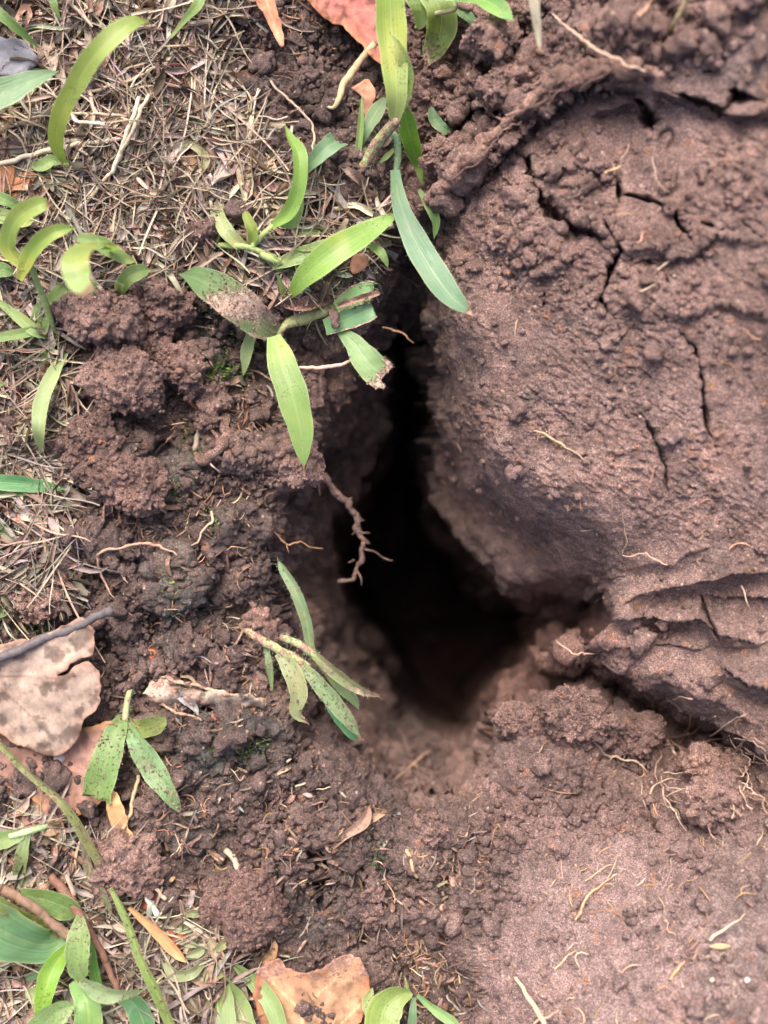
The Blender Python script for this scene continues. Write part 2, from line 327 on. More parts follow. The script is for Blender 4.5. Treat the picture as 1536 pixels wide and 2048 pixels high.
# ------------------------------------------------------------------ materials
class NT:
    def __init__(s, name):
        s.m = bpy.data.materials.new(name); s.m.use_nodes = True; s.t = s.m.node_tree; s.b = s.t.nodes['Principled BSDF']; s.out = s.t.nodes['Material Output']
    def n(s, ty, ins=None, **kw):
        nd = s.t.nodes.new(ty)
        for k, v in kw.items(): setattr(nd, k, v)
        for k, v in (ins or {}).items(): s.set(nd.inputs[k], v)
        return nd
    def set(s, sock, v):
        if hasattr(v, 'links') or isinstance(v, bpy.types.NodeSocket): s.t.links.new(v, sock)
        elif isinstance(v, (tuple, list)) and len(v) == 3 and sock.type == 'RGBA': sock.default_value = (*v, 1)
        else: sock.default_value = v
    def attr(s, name, out='Fac'): return s.n('ShaderNodeAttribute', attribute_name=name).outputs[out]
    def noise(s, scale, detail=4, rough=.55, vec=None, out=0):
        i = {'Scale': scale, 'Detail': detail, 'Roughness': rough}
        if vec is not None: i['Vector'] = vec
        return s.n('ShaderNodeTexNoise', i).outputs[out]
    def vor(s, scale, vec=None, out='Distance', feature='F1'):
        i = {'Scale': scale}
        if vec is not None: i['Vector'] = vec
        return s.n('ShaderNodeTexVoronoi', i, feature=feature).outputs[out]
    def ramp(s, f, stops, interp='LINEAR'):
        r = s.n('ShaderNodeValToRGB', {0: f}); e = r.color_ramp; e.interpolation = interp
        while len(e.elements) < len(stops): e.elements.new(.5)
        for el, (p, c) in zip(e.elements, stops): el.position = p; el.color = (*c, 1) if isinstance(c, tuple) else (c, c, c, 1)
        return r.outputs[0]
    def mix(s, f, a, b, bt='MIX'):
        nd = s.n('ShaderNodeMix', data_type='RGBA', blend_type=bt); s.set(nd.inputs[0], f); s.set(nd.inputs[6], a); s.set(nd.inputs[7], b); return nd.outputs[2]
    def math(s, op, a, b=0.0, c=False):
        nd = s.n('ShaderNodeMath', operation=op, use_clamp=c); s.set(nd.inputs[0], a); s.set(nd.inputs[1], b); return nd.outputs[0]
    def bump(s, h, dist, strength=1.0, nrm=None):
        i = {'Height': h, 'Distance': dist, 'Strength': strength}
        if nrm is not None: i['Normal'] = nrm
        return s.n('ShaderNodeBump', i).outputs[0]
    def coord(s): return s.n('ShaderNodeNewGeometry').outputs['Position']

def soil_material(name, use_attr=True, tone=(1, 1, 1)):
    m = NT(name); pos = m.coord()
    tn = lambda c: tuple(a * b for a, b in zip(c, tone))
    n1 = m.noise(55, 6, .62, pos); n2 = m.noise(330, 5, .65, pos); n3 = m.noise(1700, 3, .6, pos)
    clay = m.ramp(n1, [(.28, tn((.172, .106, .090))), (.46, tn((.258, .160, .136))), (.60, tn((.335, .212, .181))), (.78, tn((.44, .252, .190)))])
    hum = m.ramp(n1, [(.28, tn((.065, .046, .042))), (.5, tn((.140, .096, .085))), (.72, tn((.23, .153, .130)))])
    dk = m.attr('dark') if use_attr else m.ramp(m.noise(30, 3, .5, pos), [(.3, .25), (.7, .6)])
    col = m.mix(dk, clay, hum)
    if use_attr:
        col = m.mix(m.math('MULTIPLY', m.attr('pale'), .8), col, m.ramp(n1, [(.3, (.28, .195, .180)), (.6, (.40, .28, .26))])); col = m.mix(m.attr('warm'), col, (.20, .085, .058))
        mossy = m.ramp(n2, [(.3, (.045, .05, .048)), (.55, (.10, .105, .10)), (.75, (.16, .16, .145))])
        col = m.mix(m.math('MULTIPLY', m.attr('grey'), m.ramp(m.noise(240, 4, .6, pos), [(.35, 0.25), (.6, 1.0)])), col, mossy)
        col = m.mix(m.math('MULTIPLY', m.attr('moss'), m.ramp(m.noise(700, 4, .6, pos), [(.45, 0.0), (.6, .9)])), col, (.055, .08, .02))
    # grain to grain variation
    col = m.mix(.85, col, m.ramp(n2, [(.25, .45), (.5, .95), (.75, 1.45)]), 'MULTIPLY')
    col = m.mix(.8, col, m.ramp(n3, [(.25, .5), (.5, 1.0), (.75, 1.5)]), 'MULTIPLY')
    # pale sand grains, brick coloured and blackish specks
    v = m.n('ShaderNodeTexVoronoi', {'Scale': 900.0, 'Vector': pos}); rnd = m.n('ShaderNodeSeparateColor', {0: v.outputs['Color']}); rr = rnd.outputs
    near = m.ramp(v.outputs['Distance'], [(.22, 1.0), (.34, 0.0)])
    pale = m.math('MULTIPLY', near, m.ramp(rr[0], [(.88, 0.0), (.93, 1.0)]))
    col = m.mix(m.math('MULTIPLY', pale, .75), col, m.mix(rr[1], (.62, .50, .40), (.45, .26, .17)))
    v2 = m.n('ShaderNodeTexVoronoi', {'Scale': 420.0, 'Vector': pos}); r2 = m.n('ShaderNodeSeparateColor', {0: v2.outputs['Color']}).outputs
    nr2 = m.ramp(v2.outputs['Distance'], [(.25, 1.0), (.45, 0.0)])
    col = m.mix(m.math('MULTIPLY', nr2, m.ramp(r2[0], [(.90, 0.0), (.94, .7)])), col, (.40, .20, .12))
    col = m.mix(m.math('MULTIPLY', nr2, m.ramp(r2[1], [(.88, 0.0), (.94, .6)])), col, (.04, .032, .034))
    m.set(m.b.inputs['Base Color'], col)
    m.set(m.b.inputs['Roughness'], m.ramp(n2, [(.3, .45), (.7, .8)]))
    m.b.inputs['Specular IOR Level'].default_value = .35
    n4 = m.noise(1100, 8, .85, pos); h = m.math('ADD', m.math('MULTIPLY', n2, .6), m.math('MULTIPLY', n4, .8))
    col = m.mix(.75, col, m.ramp(n4, [(.3, .5), (.5, 1.0), (.68, 1.5)]), 'MULTIPLY'); n5 = m.noise(3600, 3, .7, pos); col = m.mix(.95, col, m.ramp(n5, [(.30, .30), (.45, .80), (.55, 1.12), (.66, 1.9), (.75, 2.6)]), 'MULTIPLY'); h = m.math('ADD', h, m.math('MULTIPLY', n5, .5)); m.set(m.b.inputs['Base Color'], col)
    vb = m.vor(1500, pos); h = m.math('SUBTRACT', h, m.math('MULTIPLY', vb, .12)); vc = m.vor(600, pos); h = m.math('SUBTRACT', h, m.math('MULTIPLY', vc, .2))
    m.set(m.b.inputs['Normal'], m.bump(h, .0013, 1.0))
    return m.m
M_SOIL = soil_material('soil'); M_CLOD = soil_material('clod_soil', False, (1.3, 1.26, 1.22)); M_CLODD = soil_material('clod_soil_dark', False, (1.0, .95, .92))
M_ROOTSOIL = soil_material('root_soil', False, (1.4, 1.32, 1.22))

def attr_material(name, rough=.6, spec=.3, trans=0.0, vary=.5, bscale=900, bdist=.0002, streak=False):
    """colour comes from the piece's own 'col' attribute, broken up by noise; dirt where the piece is dirty"""
    m = NT(name); pos = m.coord(); col = m.attr('col', 'Color')
    col = m.mix(vary, col, m.ramp(m.noise(bscale, 4, .6, pos), [(.25, .45), (.5, 1.0), (.8, 1.5)]), 'MULTIPLY')
    h = m.noise(bscale, 4, .6, pos)
    if name == 'dead_leaf':
        ve = m.n('ShaderNodeTexVoronoi', {'Scale': 900.0, 'Vector': pos}, feature='DISTANCE_TO_EDGE').outputs['Distance']; col = m.mix(m.ramp(ve, [(.0, .35), (.05, 0.0)]), col, m.mix(1.0, col, (.55, .48, .46), 'MULTIPLY'))
        col = m.mix(.6, col, m.ramp(m.noise(120, 5, .65, pos), [(.3, (.62, .55, .55)), (.5, (1.0, 1.0, 1.0)), (.7, (1.2, 1.12, 1.1))]), 'MULTIPLY')
    if streak:
        uvv = m.attr('uvp', 'Vector'); mp = m.n('ShaderNodeMapping', {'Vector': uvv, 'Scale': (14.0, .6, 1.0)}).outputs[0]
        sn = m.noise(3.0, 3, .6, mp); col = m.mix(.55, col, m.ramp(sn, [(.3, .6), (.7, 1.35)]), 'MULTIPLY'); h = m.math('ADD', h, sn)
    dn = m.math('ADD', m.math('MULTIPLY', m.noise(420, 5, .7, pos), .55), m.math('MULTIPLY', m.noise(1500, 3, .6, pos), .45))
    dirt = m.math('GREATER_THAN', m.math('ADD', dn, m.math('MULTIPLY', m.math('SUBTRACT', m.attr('dirt'), .5), .6)), .53)
    dcol = m.ramp(m.noise(1300, 3, .6, pos), [(.3, (.13, .072, .055)), (.55, (.26, .15, .115)), (.75, (.40, .26, .19))])
    col = m.mix(dirt, col, dcol)
    m.set(m.b.inputs['Base Color'], col); m.b.inputs['Roughness'].default_value = rough; m.b.inputs['Specular IOR Level'].default_value = spec
    hh = m.math('ADD', m.math('MULTIPLY', h, .5), m.math('MULTIPLY', dirt, m.math('ADD', .6, m.noise(1800, 2, .6, pos))))
    nb = m.bump(hh, bdist, .8); m.set(m.b.inputs['Normal'], nb)
    if trans:
        tr = m.n('ShaderNodeBsdfTranslucent', {'Color': m.mix(1.0, col, (1.25, 1.2, .6), 'MULTIPLY'), 'Normal': nb})
        mx = m.n('ShaderNodeMixShader', {0: m.math('MULTIPLY', m.math('SUBTRACT', 1.0, dirt), trans), 1: m.b.outputs[0], 2: tr.outputs[0]})
        m.set(m.out.inputs[0], mx.outputs[0])
    return m.m
def blade_material():
    m = NT('green_blade'); pos = m.coord(); uvv = m.attr('uvp', 'Vector')
    col = m.attr('col', 'Color')
    sx = m.n('ShaderNodeSeparateXYZ', {0: uvv}).outputs
    mp = m.n('ShaderNodeMapping', {'Vector': uvv, 'Scale': (1.0, .006, 1.0)}).outputs[0]
    wv_ = m.n('ShaderNodeTexWave', {'Vector': mp, 'Scale': 3.2, 'Distortion': 1.6, 'Detail': 2.0}, bands_direction='X').outputs['Fac']; col = m.mix(.5, col, m.ramp(wv_, [(0, (.88, .90, .86)), (1, (1.08, 1.06, 1.05))]), 'MULTIPLY')
    st_ = m.noise(34, 3, .6, mp)                                         # parallel veins
    col = m.mix(.8, col, m.ramp(st_, [(.3, (.72, .76, .68)), (.5, (.95, .95, .95)), (.7, (1.12, 1.08, 1.05))]), 'MULTIPLY')
    mid = m.math('ABSOLUTE', m.math('SUBTRACT', sx[0], .5))
    col = m.mix(m.ramp(mid, [(.008, .4), (.025, 0.0)]), col, (.38, .48, .20))
    col = m.mix(m.ramp(mid, [(.46, 0.0), (.49, .5)]), col, (.55, .60, .35))
    col = m.mix(.55, col, m.ramp(m.noise(140, 4, .6, pos), [(.3, (.66, .74, .62)), (.7, (1.28, 1.15, 1.05))]), 'MULTIPLY')
    spk = m.math('GREATER_THAN', m.math('ADD', m.math('MULTIPLY', m.noise(2200, 2, .6, pos), .62), m.math('MULTIPLY', m.noise(110, 3, .6, pos), .38)), .61); col = m.mix(m.math('MULTIPLY', spk, .75), col, (.14, .11, .05))
    col = m.mix(m.ramp(m.noise(75, 4, .6, pos), [(.52, 0.0), (.68, .7)]), col, m.mix(1.0, col, (1.5, 1.12, .9), 'MULTIPLY'))
    # dying brown parts
    br = m.math('ADD', m.attr('brown'), m.math('MULTIPLY', m.math('SUBTRACT', m.noise(260, 4, .6, pos), .5), .9))
    col = m.mix(m.ramp(br, [(.40, 0.0), (.47, .5), (.56, 1.0)]), col, m.ramp(m.noise(400, 3, .6, pos), [(.3, (.16, .08, .04)), (.7, (.42, .27, .14))]))
    dn = m.math('ADD', m.math('MULTIPLY', m.noise(230, 5, .7, pos), .45), m.math('MULTIPLY', m.noise(2600, 3, .8, pos), .55))
    dirt = m.ramp(m.math('ADD', dn, m.math('MULTIPLY', m.math('SUBTRACT', m.attr('dirt'), .5), .8)), [(.49, 0.0), (.54, .9)])
    dcol = m.ramp(m.noise(1100, 3, .6, pos), [(.3, (.20, .12, .095)), (.5, (.34, .22, .175)), (.7, (.52, .38, .30))])
    film = m.mix(m.math('MULTIPLY', m.math('ADD', m.attr('dirt'), m.ramp(m.noise(160, 5, .7, pos), [(.5, 0.0), (.72, .45)])), .38), col, (.24, .19, .13))     # dust film under the lumps
    col2 = m.mix(dirt, film, dcol)
    m.set(m.b.inputs['Base Color'], col2); m.set(m.b.inputs['Roughness'], m.ramp(dirt, [(0, .38), (1, .9)])); m.b.inputs['Specular IOR Level'].default_value = .5
    h = m.math('ADD', m.math('MULTIPLY', st_, .5), m.math('MULTIPLY', dirt, m.math('ADD', .7, m.noise(1800, 2, .6, pos))))
    nb = m.bump(h, .00028, .8); m.set(m.b.inputs['Normal'], nb)
    tr = m.n('ShaderNodeBsdfTranslucent', {'Color': m.mix(1.0, col, (1.3, 1.35, .6), 'MULTIPLY'), 'Normal': nb})
    mx = m.n('ShaderNodeMixShader', {0: m.math('MULTIPLY', m.math('SUBTRACT', 1.0, dirt), .38), 1: m.b.outputs[0], 2: tr.outputs[0]})
    m.set(m.out.inputs[0], mx.outputs[0]); return m.m
M_BLADE = blade_material()
M_LEAF = attr_material('dead_leaf', .8, .15, .12, .5, 700, .00015)
M_STRAW = attr_material('straw', .6, .3, .15, .5, 900, .0002, True)
M_ROOT = attr_material('root_skin', .7, .25, 0, .6, 1300, .00025)
M_HAIR = attr_material('leaf_hair', .5, .4, .3, .1, 900, .00001)
M_MOSS = attr_material('moss_leaf', .6, .3, .3, .3, 900, .0001)

# ------------------------------------------------------------------ ground
gA = {}
dk = mask([(480, -100), (830, -100), (830, 380), (700, 420), (500, 330), (440, 200)], 60) * .45
LOW = [(-300, 560), (150, 560), (380, 560), (560, 680), (560, 900), (620, 1250), (760, 1500), (860, 1600), (980, 1600), (1000, 1760), (930, 2300), (-300, 2300)]
dk = np.maximum(dk, mask(LOW, 60) * .75); dk = np.maximum(dk, mask([(-300, -300), (760, -300), (760, 430), (560, 620), (-300, 620)], 40) * .8)  # lower left humus; second mask paints the shaded gaps between litter shreds
dk = np.maximum(dk, mask([(760, 400), (880, 400), (880, 700), (900, 1000), (1100, 1240), (1000, 1380), (880, 1560), (640, 1400), (560, 1000), (700, 800)], 40) * .8)  # burrow interior: its deep shade painted into the soil colour
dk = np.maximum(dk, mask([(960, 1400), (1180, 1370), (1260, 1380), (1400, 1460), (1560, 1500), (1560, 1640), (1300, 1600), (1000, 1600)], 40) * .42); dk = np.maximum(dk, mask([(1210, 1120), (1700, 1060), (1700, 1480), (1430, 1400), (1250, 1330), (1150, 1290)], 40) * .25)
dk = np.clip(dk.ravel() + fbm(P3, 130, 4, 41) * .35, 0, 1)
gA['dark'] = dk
gA['warm'] = np.clip(mask([(1000, 1240), (1220, 1200), (1260, 1340), (1120, 1380), (980, 1440), (900, 1480), (820, 1400), (860, 1280)], 50).ravel() * .5 + .2 * mask([(700, 950), (860, 760), (870, 1000), (700, 1040)], 40).ravel(), 0, 1) * (1 - .3 * sstep(-.2, .4, n_mid))
grey = np.zeros(UU.shape)
for (x, y, rx, ry, a) in [(360, 1200, 55, 95, .9), (460, 1500, 110, 70, .9), (750, 1740, 50, 110, .8), (250, 1270, 70, 40, .6), (340, 950, 50, 60, .8), (400, 680, 70, 60, .8), (430, 1060, 50, 30, .5), (1170, 900, 40, 25, .35), (1070, 800, 30, 20, .5), (1030, 720, 30, 20, .4), (1150, 640, 50, 25, .35), (1500, 140, 40, 60, .4), (1500, 1850, 90, 160, .3), (150, 1700, 80, 60, .6), (380, 1660, 90, 60, .5), (640, 1850, 60, 40, .5)]:
    grey = np.maximum(grey, a * np.exp(-(((WU - x) / rx) ** 2 + ((WV - y) / ry) ** 2)))
gA['grey'] = np.clip(grey.ravel() * 1.15 + .25 * sstep(.15, .5, fbm(P3, 70, 3, 44)), 0, 1)
moss = np.zeros(UU.shape)
for (x, y, rx, ry, a) in [(380, 900, 25, 60, 1), (440, 740, 60, 40, 1), (60, 1250, 60, 30, .9), (480, 1490, 60, 40, .8), (350, 970, 30, 30, 1), (430, 1040, 40, 30, .6), (470, 640, 60, 40, .8), (345, 1180, 30, 90, .35), (760, 1700, 30, 60, .4)]:
    moss = np.maximum(moss, a * np.exp(-(((WU - x) / rx) ** 2 + ((WV - y) / ry) ** 2)))
gA['moss'] = moss.ravel(); gA['pale'] = np.clip(mask(PAD, 110).ravel() * .7 + .12 * mask([(1240, 1130), (1700, 1060), (1700, 1500), (1400, 1430), (1150, 1290)], 40).ravel() + sstep(.0, .4, fbm(P3, 160, 3, 47)) * .3 * clay, 0, 1)  # pale: lighter clay patches, plus a sheen painted onto the lower right clay
idx = np.arange(NV * NU).reshape(NV, NU)
F = np.stack([idx[1:, :-1], idx[1:, 1:], idx[:-1, 1:], idx[:-1, :-1]], -1).reshape(-1, 4)
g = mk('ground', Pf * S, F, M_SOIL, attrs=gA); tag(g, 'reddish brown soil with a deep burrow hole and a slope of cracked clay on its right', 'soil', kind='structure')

# ------------------------------------------------------------------ loose crumbs
def ico(sub):
    import bmesh
    bm = bmesh.new(); bmesh.ops.create_icosphere(bm, subdivisions=sub, radius=1.0)
    V = np.array([v.co[:] for v in bm.verts], np.float32); Fc = np.array([[v.index for v in f.verts] for f in bm.faces], np.int32); bm.free(); return V, Fc
def rand_in(poly, n, keep=None):
    a = np.array(poly, float); out = []; tot = 0
    while tot < n:
        q = np.stack([rng.uniform(a[:, 0].min(), a[:, 0].max(), n), rng.uniform(a[:, 1].min(), a[:, 1].max(), n)], 1)
        q = q[inside(poly, q[:, 0], q[:, 1])]
        if keep is not None: q = q[rng.random(len(q)) < keep(q[:, 0], q[:, 1])]
        out.append(q); tot += len(q)
    return np.concatenate(out)[:n]
def rotm(n):
    q = rng.normal(size=(n, 4)); q /= np.linalg.norm(q, axis=1, keepdims=True); a, b, c, d = q.T
    return np.stack([np.stack([1 - 2 * (c * c + d * d), 2 * (b * c - a * d), 2 * (b * d + a * c)], 1), np.stack([2 * (b * c + a * d), 1 - 2 * (b * b + d * d), 2 * (c * d - a * b)], 1), np.stack([2 * (b * d - a * c), 2 * (c * d + a * b), 1 - 2 * (b * b + c * c)], 1)], 1)
def crumbs(name, pts, r, mat, label, sink=.35, sub=2, attrs=None):
    n = len(pts); T, Fc = ico(sub); R = rotm(n)
    base = T[None] * rng.uniform(.6, 1.15, (n, 1, 3)); ph = rng.uniform(0, 900, (n, 1, 3))
    nn = vnoise((T[None] * 1.3 + ph).reshape(-1, 3), 5).reshape(n, -1, 1) * .5 + vnoise((T[None] * 2.9 + ph).reshape(-1, 3), 6).reshape(n, -1, 1) * .38
    base = base * (1 + nn); V = np.einsum('nij,nkj->nki', R, base) * r[:, None, None]
    z = gzf(pts[:, 0], pts[:, 1]) + r * (1 - sink) * .6
    c = W(pts[:, 0], pts[:, 1], z); V = V * S + c[:, None, :]
    Fa = (Fc[None] + (np.arange(n) * len(T))[:, None, None]).reshape(-1, 3)
    at = {k: np.repeat(v, len(T), axis=0) for k, v in (attrs(pts) if attrs else {}).items()}
    o = mk(name, V.reshape(-1, 3), Fa, mat, attrs=at); return tag(o, label, 'crumbs', kind='stuff')
dkg = gA['dark'].reshape(UU.shape)[38:-38, 38:-38]
slope_g = stretch.reshape(UU.shape)[38:-38, 38:-38]
pg = gA['pale'].reshape(UU.shape)[38:-38, 38:-38]
wg = gA['warm'].reshape(UU.shape)[38:-38, 38:-38]
def soil_attrs(p):
    z = np.zeros(len(p)); return {'dark': samp(dkg, u0, v0, st, p[:, 0], p[:, 1]), 'warm': samp(wg, u0, v0, st, p[:, 0], p[:, 1]), 'grey': z, 'moss': z, 'pale': samp(pg, u0, v0, st, p[:, 0], p[:, 1])}
FULL = [(-40, -40), (1576, -40), (1576, 2088), (-40, 2088)]
lsg = (loose.reshape(UU.shape))[38:-38, 38:-38]
def keep_loose(u, v):
    p = np.stack([u, v, u * 0], 1); c = sstep(-.15, .35, fbm(p, 90, 3, 77))
    s = samp(slope_g, u0, v0, st, u, v)
    return np.clip((.12 + samp(lsg, u0, v0, st, u, v)) * (.15 + c) * np.clip(2.5 / s, 0, 1), 0, 1)
pts = rand_in(FULL, 15000, keep_loose); crumbs('soil_crumbs', pts, rng.gamma(2.2, 1.5, len(pts)) + 2.0, M_SOIL, 'fine crumbs of loose reddish brown soil', sub=2, attrs=soil_attrs)
pts = rand_in(FULL, 1300, keep_loose); crumbs('soil_crumbs', pts, rng.gamma(3, 2.6, len(pts)) + 5.0, M_SOIL, 'small lumps of loose soil lying over the broken ground', sub=3, attrs=soil_attrs)
# ------------------------------------------------------------------ builders for leaves, stems, roots
def spline(P, n):
    P = np.asarray(P, float); k = len(P)
    if k == 2: t = np.linspace(0, 1, n)[:, None]; return P[0] * (1 - t) + P[1] * t
    Q = np.concatenate([[2 * P[0] - P[1]], P, [2 * P[-1] - P[-2]]]); L = np.r_[0, np.cumsum(np.hypot(*np.diff(P[:, :2], axis=0).T) + 1)]
    s = np.interp(np.linspace(0, L[-1], n), L, np.arange(k)); i = np.minimum(s.astype(int), k - 2); t = (s - i)[:, None]
    a, b, c, d = Q[i], Q[i + 1], Q[i + 2], Q[i + 3]
    return .5 * ((2 * b) + (-a + c) * t + (2 * a - 5 * b + 4 * c - d) * t ** 2 + (-a + 3 * b - 3 * c + d) * t ** 3)
def frames(Pw):
    T = np.gradient(Pw, axis=0); T /= np.linalg.norm(T, axis=1, keepdims=True) + 1e-12
    up = np.array([0, 0, 1.0]); Nn_ = up - T * T[:, 2:3]; l = np.linalg.norm(Nn_, axis=1, keepdims=True)
    Nn_ = np.where(l > .15, Nn_ / np.maximum(l, 1e-6), np.array([0, -1.0, 0]) - T * (-T[:, 1:2]))
    for _ in range(3): Nn_[1:-1] = (Nn_[:-2] + Nn_[1:-1] * 2 + Nn_[2:])
    Nn_ -= T * (Nn_ * T).sum(1, keepdims=True); Nn_ /= np.linalg.norm(Nn_, axis=1, keepdims=True) + 1e-12
    return T, Nn_, np.cross(T, Nn_)
def path(pts, n, rel=True):
    P = np.asarray(pts, float).copy()
    if rel: P[:, 2] += gz(P[:, 0], P[:, 1])
    Q = spline(P, n); return Q, W(Q[:, 0], Q[:, 1], Q[:, 2]), (D - Q[:, 2]) / D
G1, G2, G3, G4, G5 = (.27, .41, .15), (.16, .31, .17), (.15, .28, .08), (.35, .46, .22), (.22, .34, .16)
cnt = [0]
def hairs(parent, A_, Dir, ln, n, origin, name='hair_fringe'):
    """fine hairs standing off a leaf edge or stem"""
    k = rng.integers(0, len(A_), n); b = A_[k] + rng.normal(size=(n, 3)) * .6 * S
    d = Dir[k] + rng.normal(size=(n, 3)) * .35; d /= np.linalg.norm(d, axis=1, keepdims=True); l = rng.uniform(.5, 1.1, n)[:, None] * ln * S
    mid = b + d * l * .6 + rng.normal(size=(n, 3)) * l * .1; tip = b + d * l
    s1 = np.cross(d, [0.3, 0.2, 1.0]); s1 /= np.linalg.norm(s1, axis=1, keepdims=True); s2 = np.cross(d, s1)
    r = .24 * S; V = np.stack([b + s1 * r, b - s1 * r * .5 + s2 * r * .87, b - s1 * r * .5 - s2 * r * .87, mid + s1 * r * .6, mid - s1 * r * .3 + s2 * r * .5, mid - s1 * r * .3 - s2 * r * .5, tip], 1).reshape(-1, 3)
    f = np.array([[0, 1, 4], [0, 4, 3], [1, 2, 5], [1, 5, 4], [2, 0, 3], [2, 3, 5], [3, 4, 6], [4, 5, 6], [5, 3, 6]])
    Fa = (f[None] + (np.arange(n) * 7)[:, None, None]).reshape(-1, 3)
    o = mk(name, V, Fa, M_HAIR, parent, attrs={'col': np.tile([.55, .6, .45], (len(V), 1)), 'dirt': np.zeros(len(V))}, origin=origin); o['kind'] = 'stuff'; return o
def org(parent): return np.array(parent.location if parent.parent is None else parent.parent.location)
def blade(parent, pts, col=G1, dirt=.1, brown=0.0, tip=.15, roll=0, fold=.28, wav=.05, torn=False, hair=0, name='leaf_blade', n=40, mat=None, rel=True, label=None, cat=None, group=None, base_col=None, point=True):
    cnt[0] += 1; ph = cnt[0] * 1.7; Q, Pw, sc = path(pts, n, rel); T, N_, B = frames(Pw)
    t = np.linspace(0, 1, n); wd = np.clip(Q[:, 3], 1.0, None) * sc * (.96 if mat is None else 1)
    if point: wd = wd * np.clip((1 - t) * 9, 0.03, 1) ** .7
    rl = np.radians(np.interp(t, np.linspace(0, 1, len(np.atleast_1d(roll))), np.atleast_1d(roll)))[:, None]
    N2 = N_ * np.cos(rl) + B * np.sin(rl); B2 = B * np.cos(rl) - N_ * np.sin(rl)
    m = 13; s_ = np.linspace(-1, 1, m); V = []; 
    for j, q in enumerate(s_):
        und = wav * np.sin(t * (9 + (ph % 3)) + ph + (1.6 if q > 0 else 0)) * abs(q) ** 1.5 + .004 * np.sin(t * 37 + q * 5)
        ww = wd * (1 + .03 * np.sin(t * 23 + ph * (1 + (q > 0))) * (abs(q) > .9))
        V.append(Pw + B2 * (q * ww * .5 * S)[:, None] * (1 - fold * .25) + N2 * ((fold * abs(q) ** 1.4 * .5 + und) * ww * S)[:, None])
    V = np.stack(V, 1)
    if torn:   # ragged, torn-off end
        cut = np.abs(vnoise(np.stack([s_ * 6.3 + ph * 9, s_ * 0 + 3, s_ * 0], 1), 3)) * wd.max() * .55 + (1 - s_ * np.sign(math.sin(ph))) * wd.max() * .15
        for k in range(5): V[-1 - k] -= T[-1] * (cut * (1 - k / 5.0) * S)[:, None]
    tt = np.repeat(t[:, None], m, 1); ss = np.repeat(s_[None], n, 0)
    di = np.asarray(dirt(tt, ss) if callable(dirt) else dirt + tt * 0); di = np.where((di > .2) & (mat is None), .2 + (di - .2) * 1.75, di + .04); brn = brown + tip * 3.2 * np.clip(tt - .86, 0, 1) / .14 * (.35)
    cc = np.tile(np.array(col), (n, m, 1)).astype(float) * (.88 if mat is None else 1)
    if base_col is not None: f = sstep(.0, .35, tt)[..., None]; cc = cc * f + np.array(base_col) * (1 - f)
    uv = np.stack([ss * .5 + .5, np.cumsum(np.r_[0, np.linalg.norm(np.diff(Pw, axis=0), axis=1)])[:, None].repeat(m, 1) / (wd.max() * S)], -1) + np.array([0, ph])
    ix = np.arange(n * m).reshape(n, m); Fc = np.stack([ix[:-1, :-1], ix[:-1, 1:], ix[1:, 1:], ix[1:, :-1]], -1).reshape(-1, 4)
    o_ = org(parent) if parent is not None else Pw[0]
    ob = mk(name, V.reshape(-1, 3), Fc, mat or M_BLADE, parent, attrs={'col': cc.reshape(-1, 3), 'dirt': di.ravel(), 'brown': brn.ravel()}, uv=uv.reshape(-1, 2), origin=o_)
    if parent is None: tag(ob, label, cat, group)
    deep = parent is None or parent.parent is None
    if hair:
        L_ = int(hair * np.linalg.norm(np.diff(Pw, axis=0), axis=1).sum() / S * .45)
        E = np.concatenate([V[:-3, 0], V[:-3, -1]]); Dr = np.concatenate([-B2[:-3], B2[:-3]]) + np.tile(T[:-3], (2, 1)) * .5
        # denser sampling along the edges
        E = np.concatenate([E, (E + np.roll(E, -1, 0)) / 2][:1] + [E]); Dr = np.concatenate([Dr, Dr]); hairs(ob, E, Dr, 7, max(int(L_ * 1.0), 6), o_ if parent is not None else Pw[0])
    dm = float(di.mean())
    if dm > .3:
        k = int((wd.mean() * np.linalg.norm(np.diff(Pw, axis=0), axis=1).sum() / S) * (dm - .2) * .12) + 4; w_ = np.clip(di.ravel() - .18, 0, None) ** 1.5 + 1e-6; sel = rng.choice(n * m, k, p=w_ / w_.sum())
        T_, Fi = ico(1); R = rotm(k); rr = (rng.gamma(2, .35, k) + .6)[:, None, None] * S
        Vc = np.einsum('nij,nkj->nki', R, T_[None] * rng.uniform(.5, 1.2, (k, 1, 3))) * rr; Vc = Vc * (1 + .3 * rng.uniform(-1, 1, Vc.shape[:2])[..., None])
        ctr = V.reshape(-1, 3)[sel] + rng.normal(size=(k, 3)) * [2.5 * S, 2.5 * S, 0] + N2[sel // m] * (1.2 * S)
        Vc = Vc + ctr[:, None]; Fa = (Fi[None] + (np.arange(k) * len(T_))[:, None, None]).reshape(-1, 3)
        c = mk('clinging_soil', Vc.reshape(-1, 3), Fa, M_ROOTSOIL, ob, origin=o_); c['kind'] = 'stuff'
    return ob
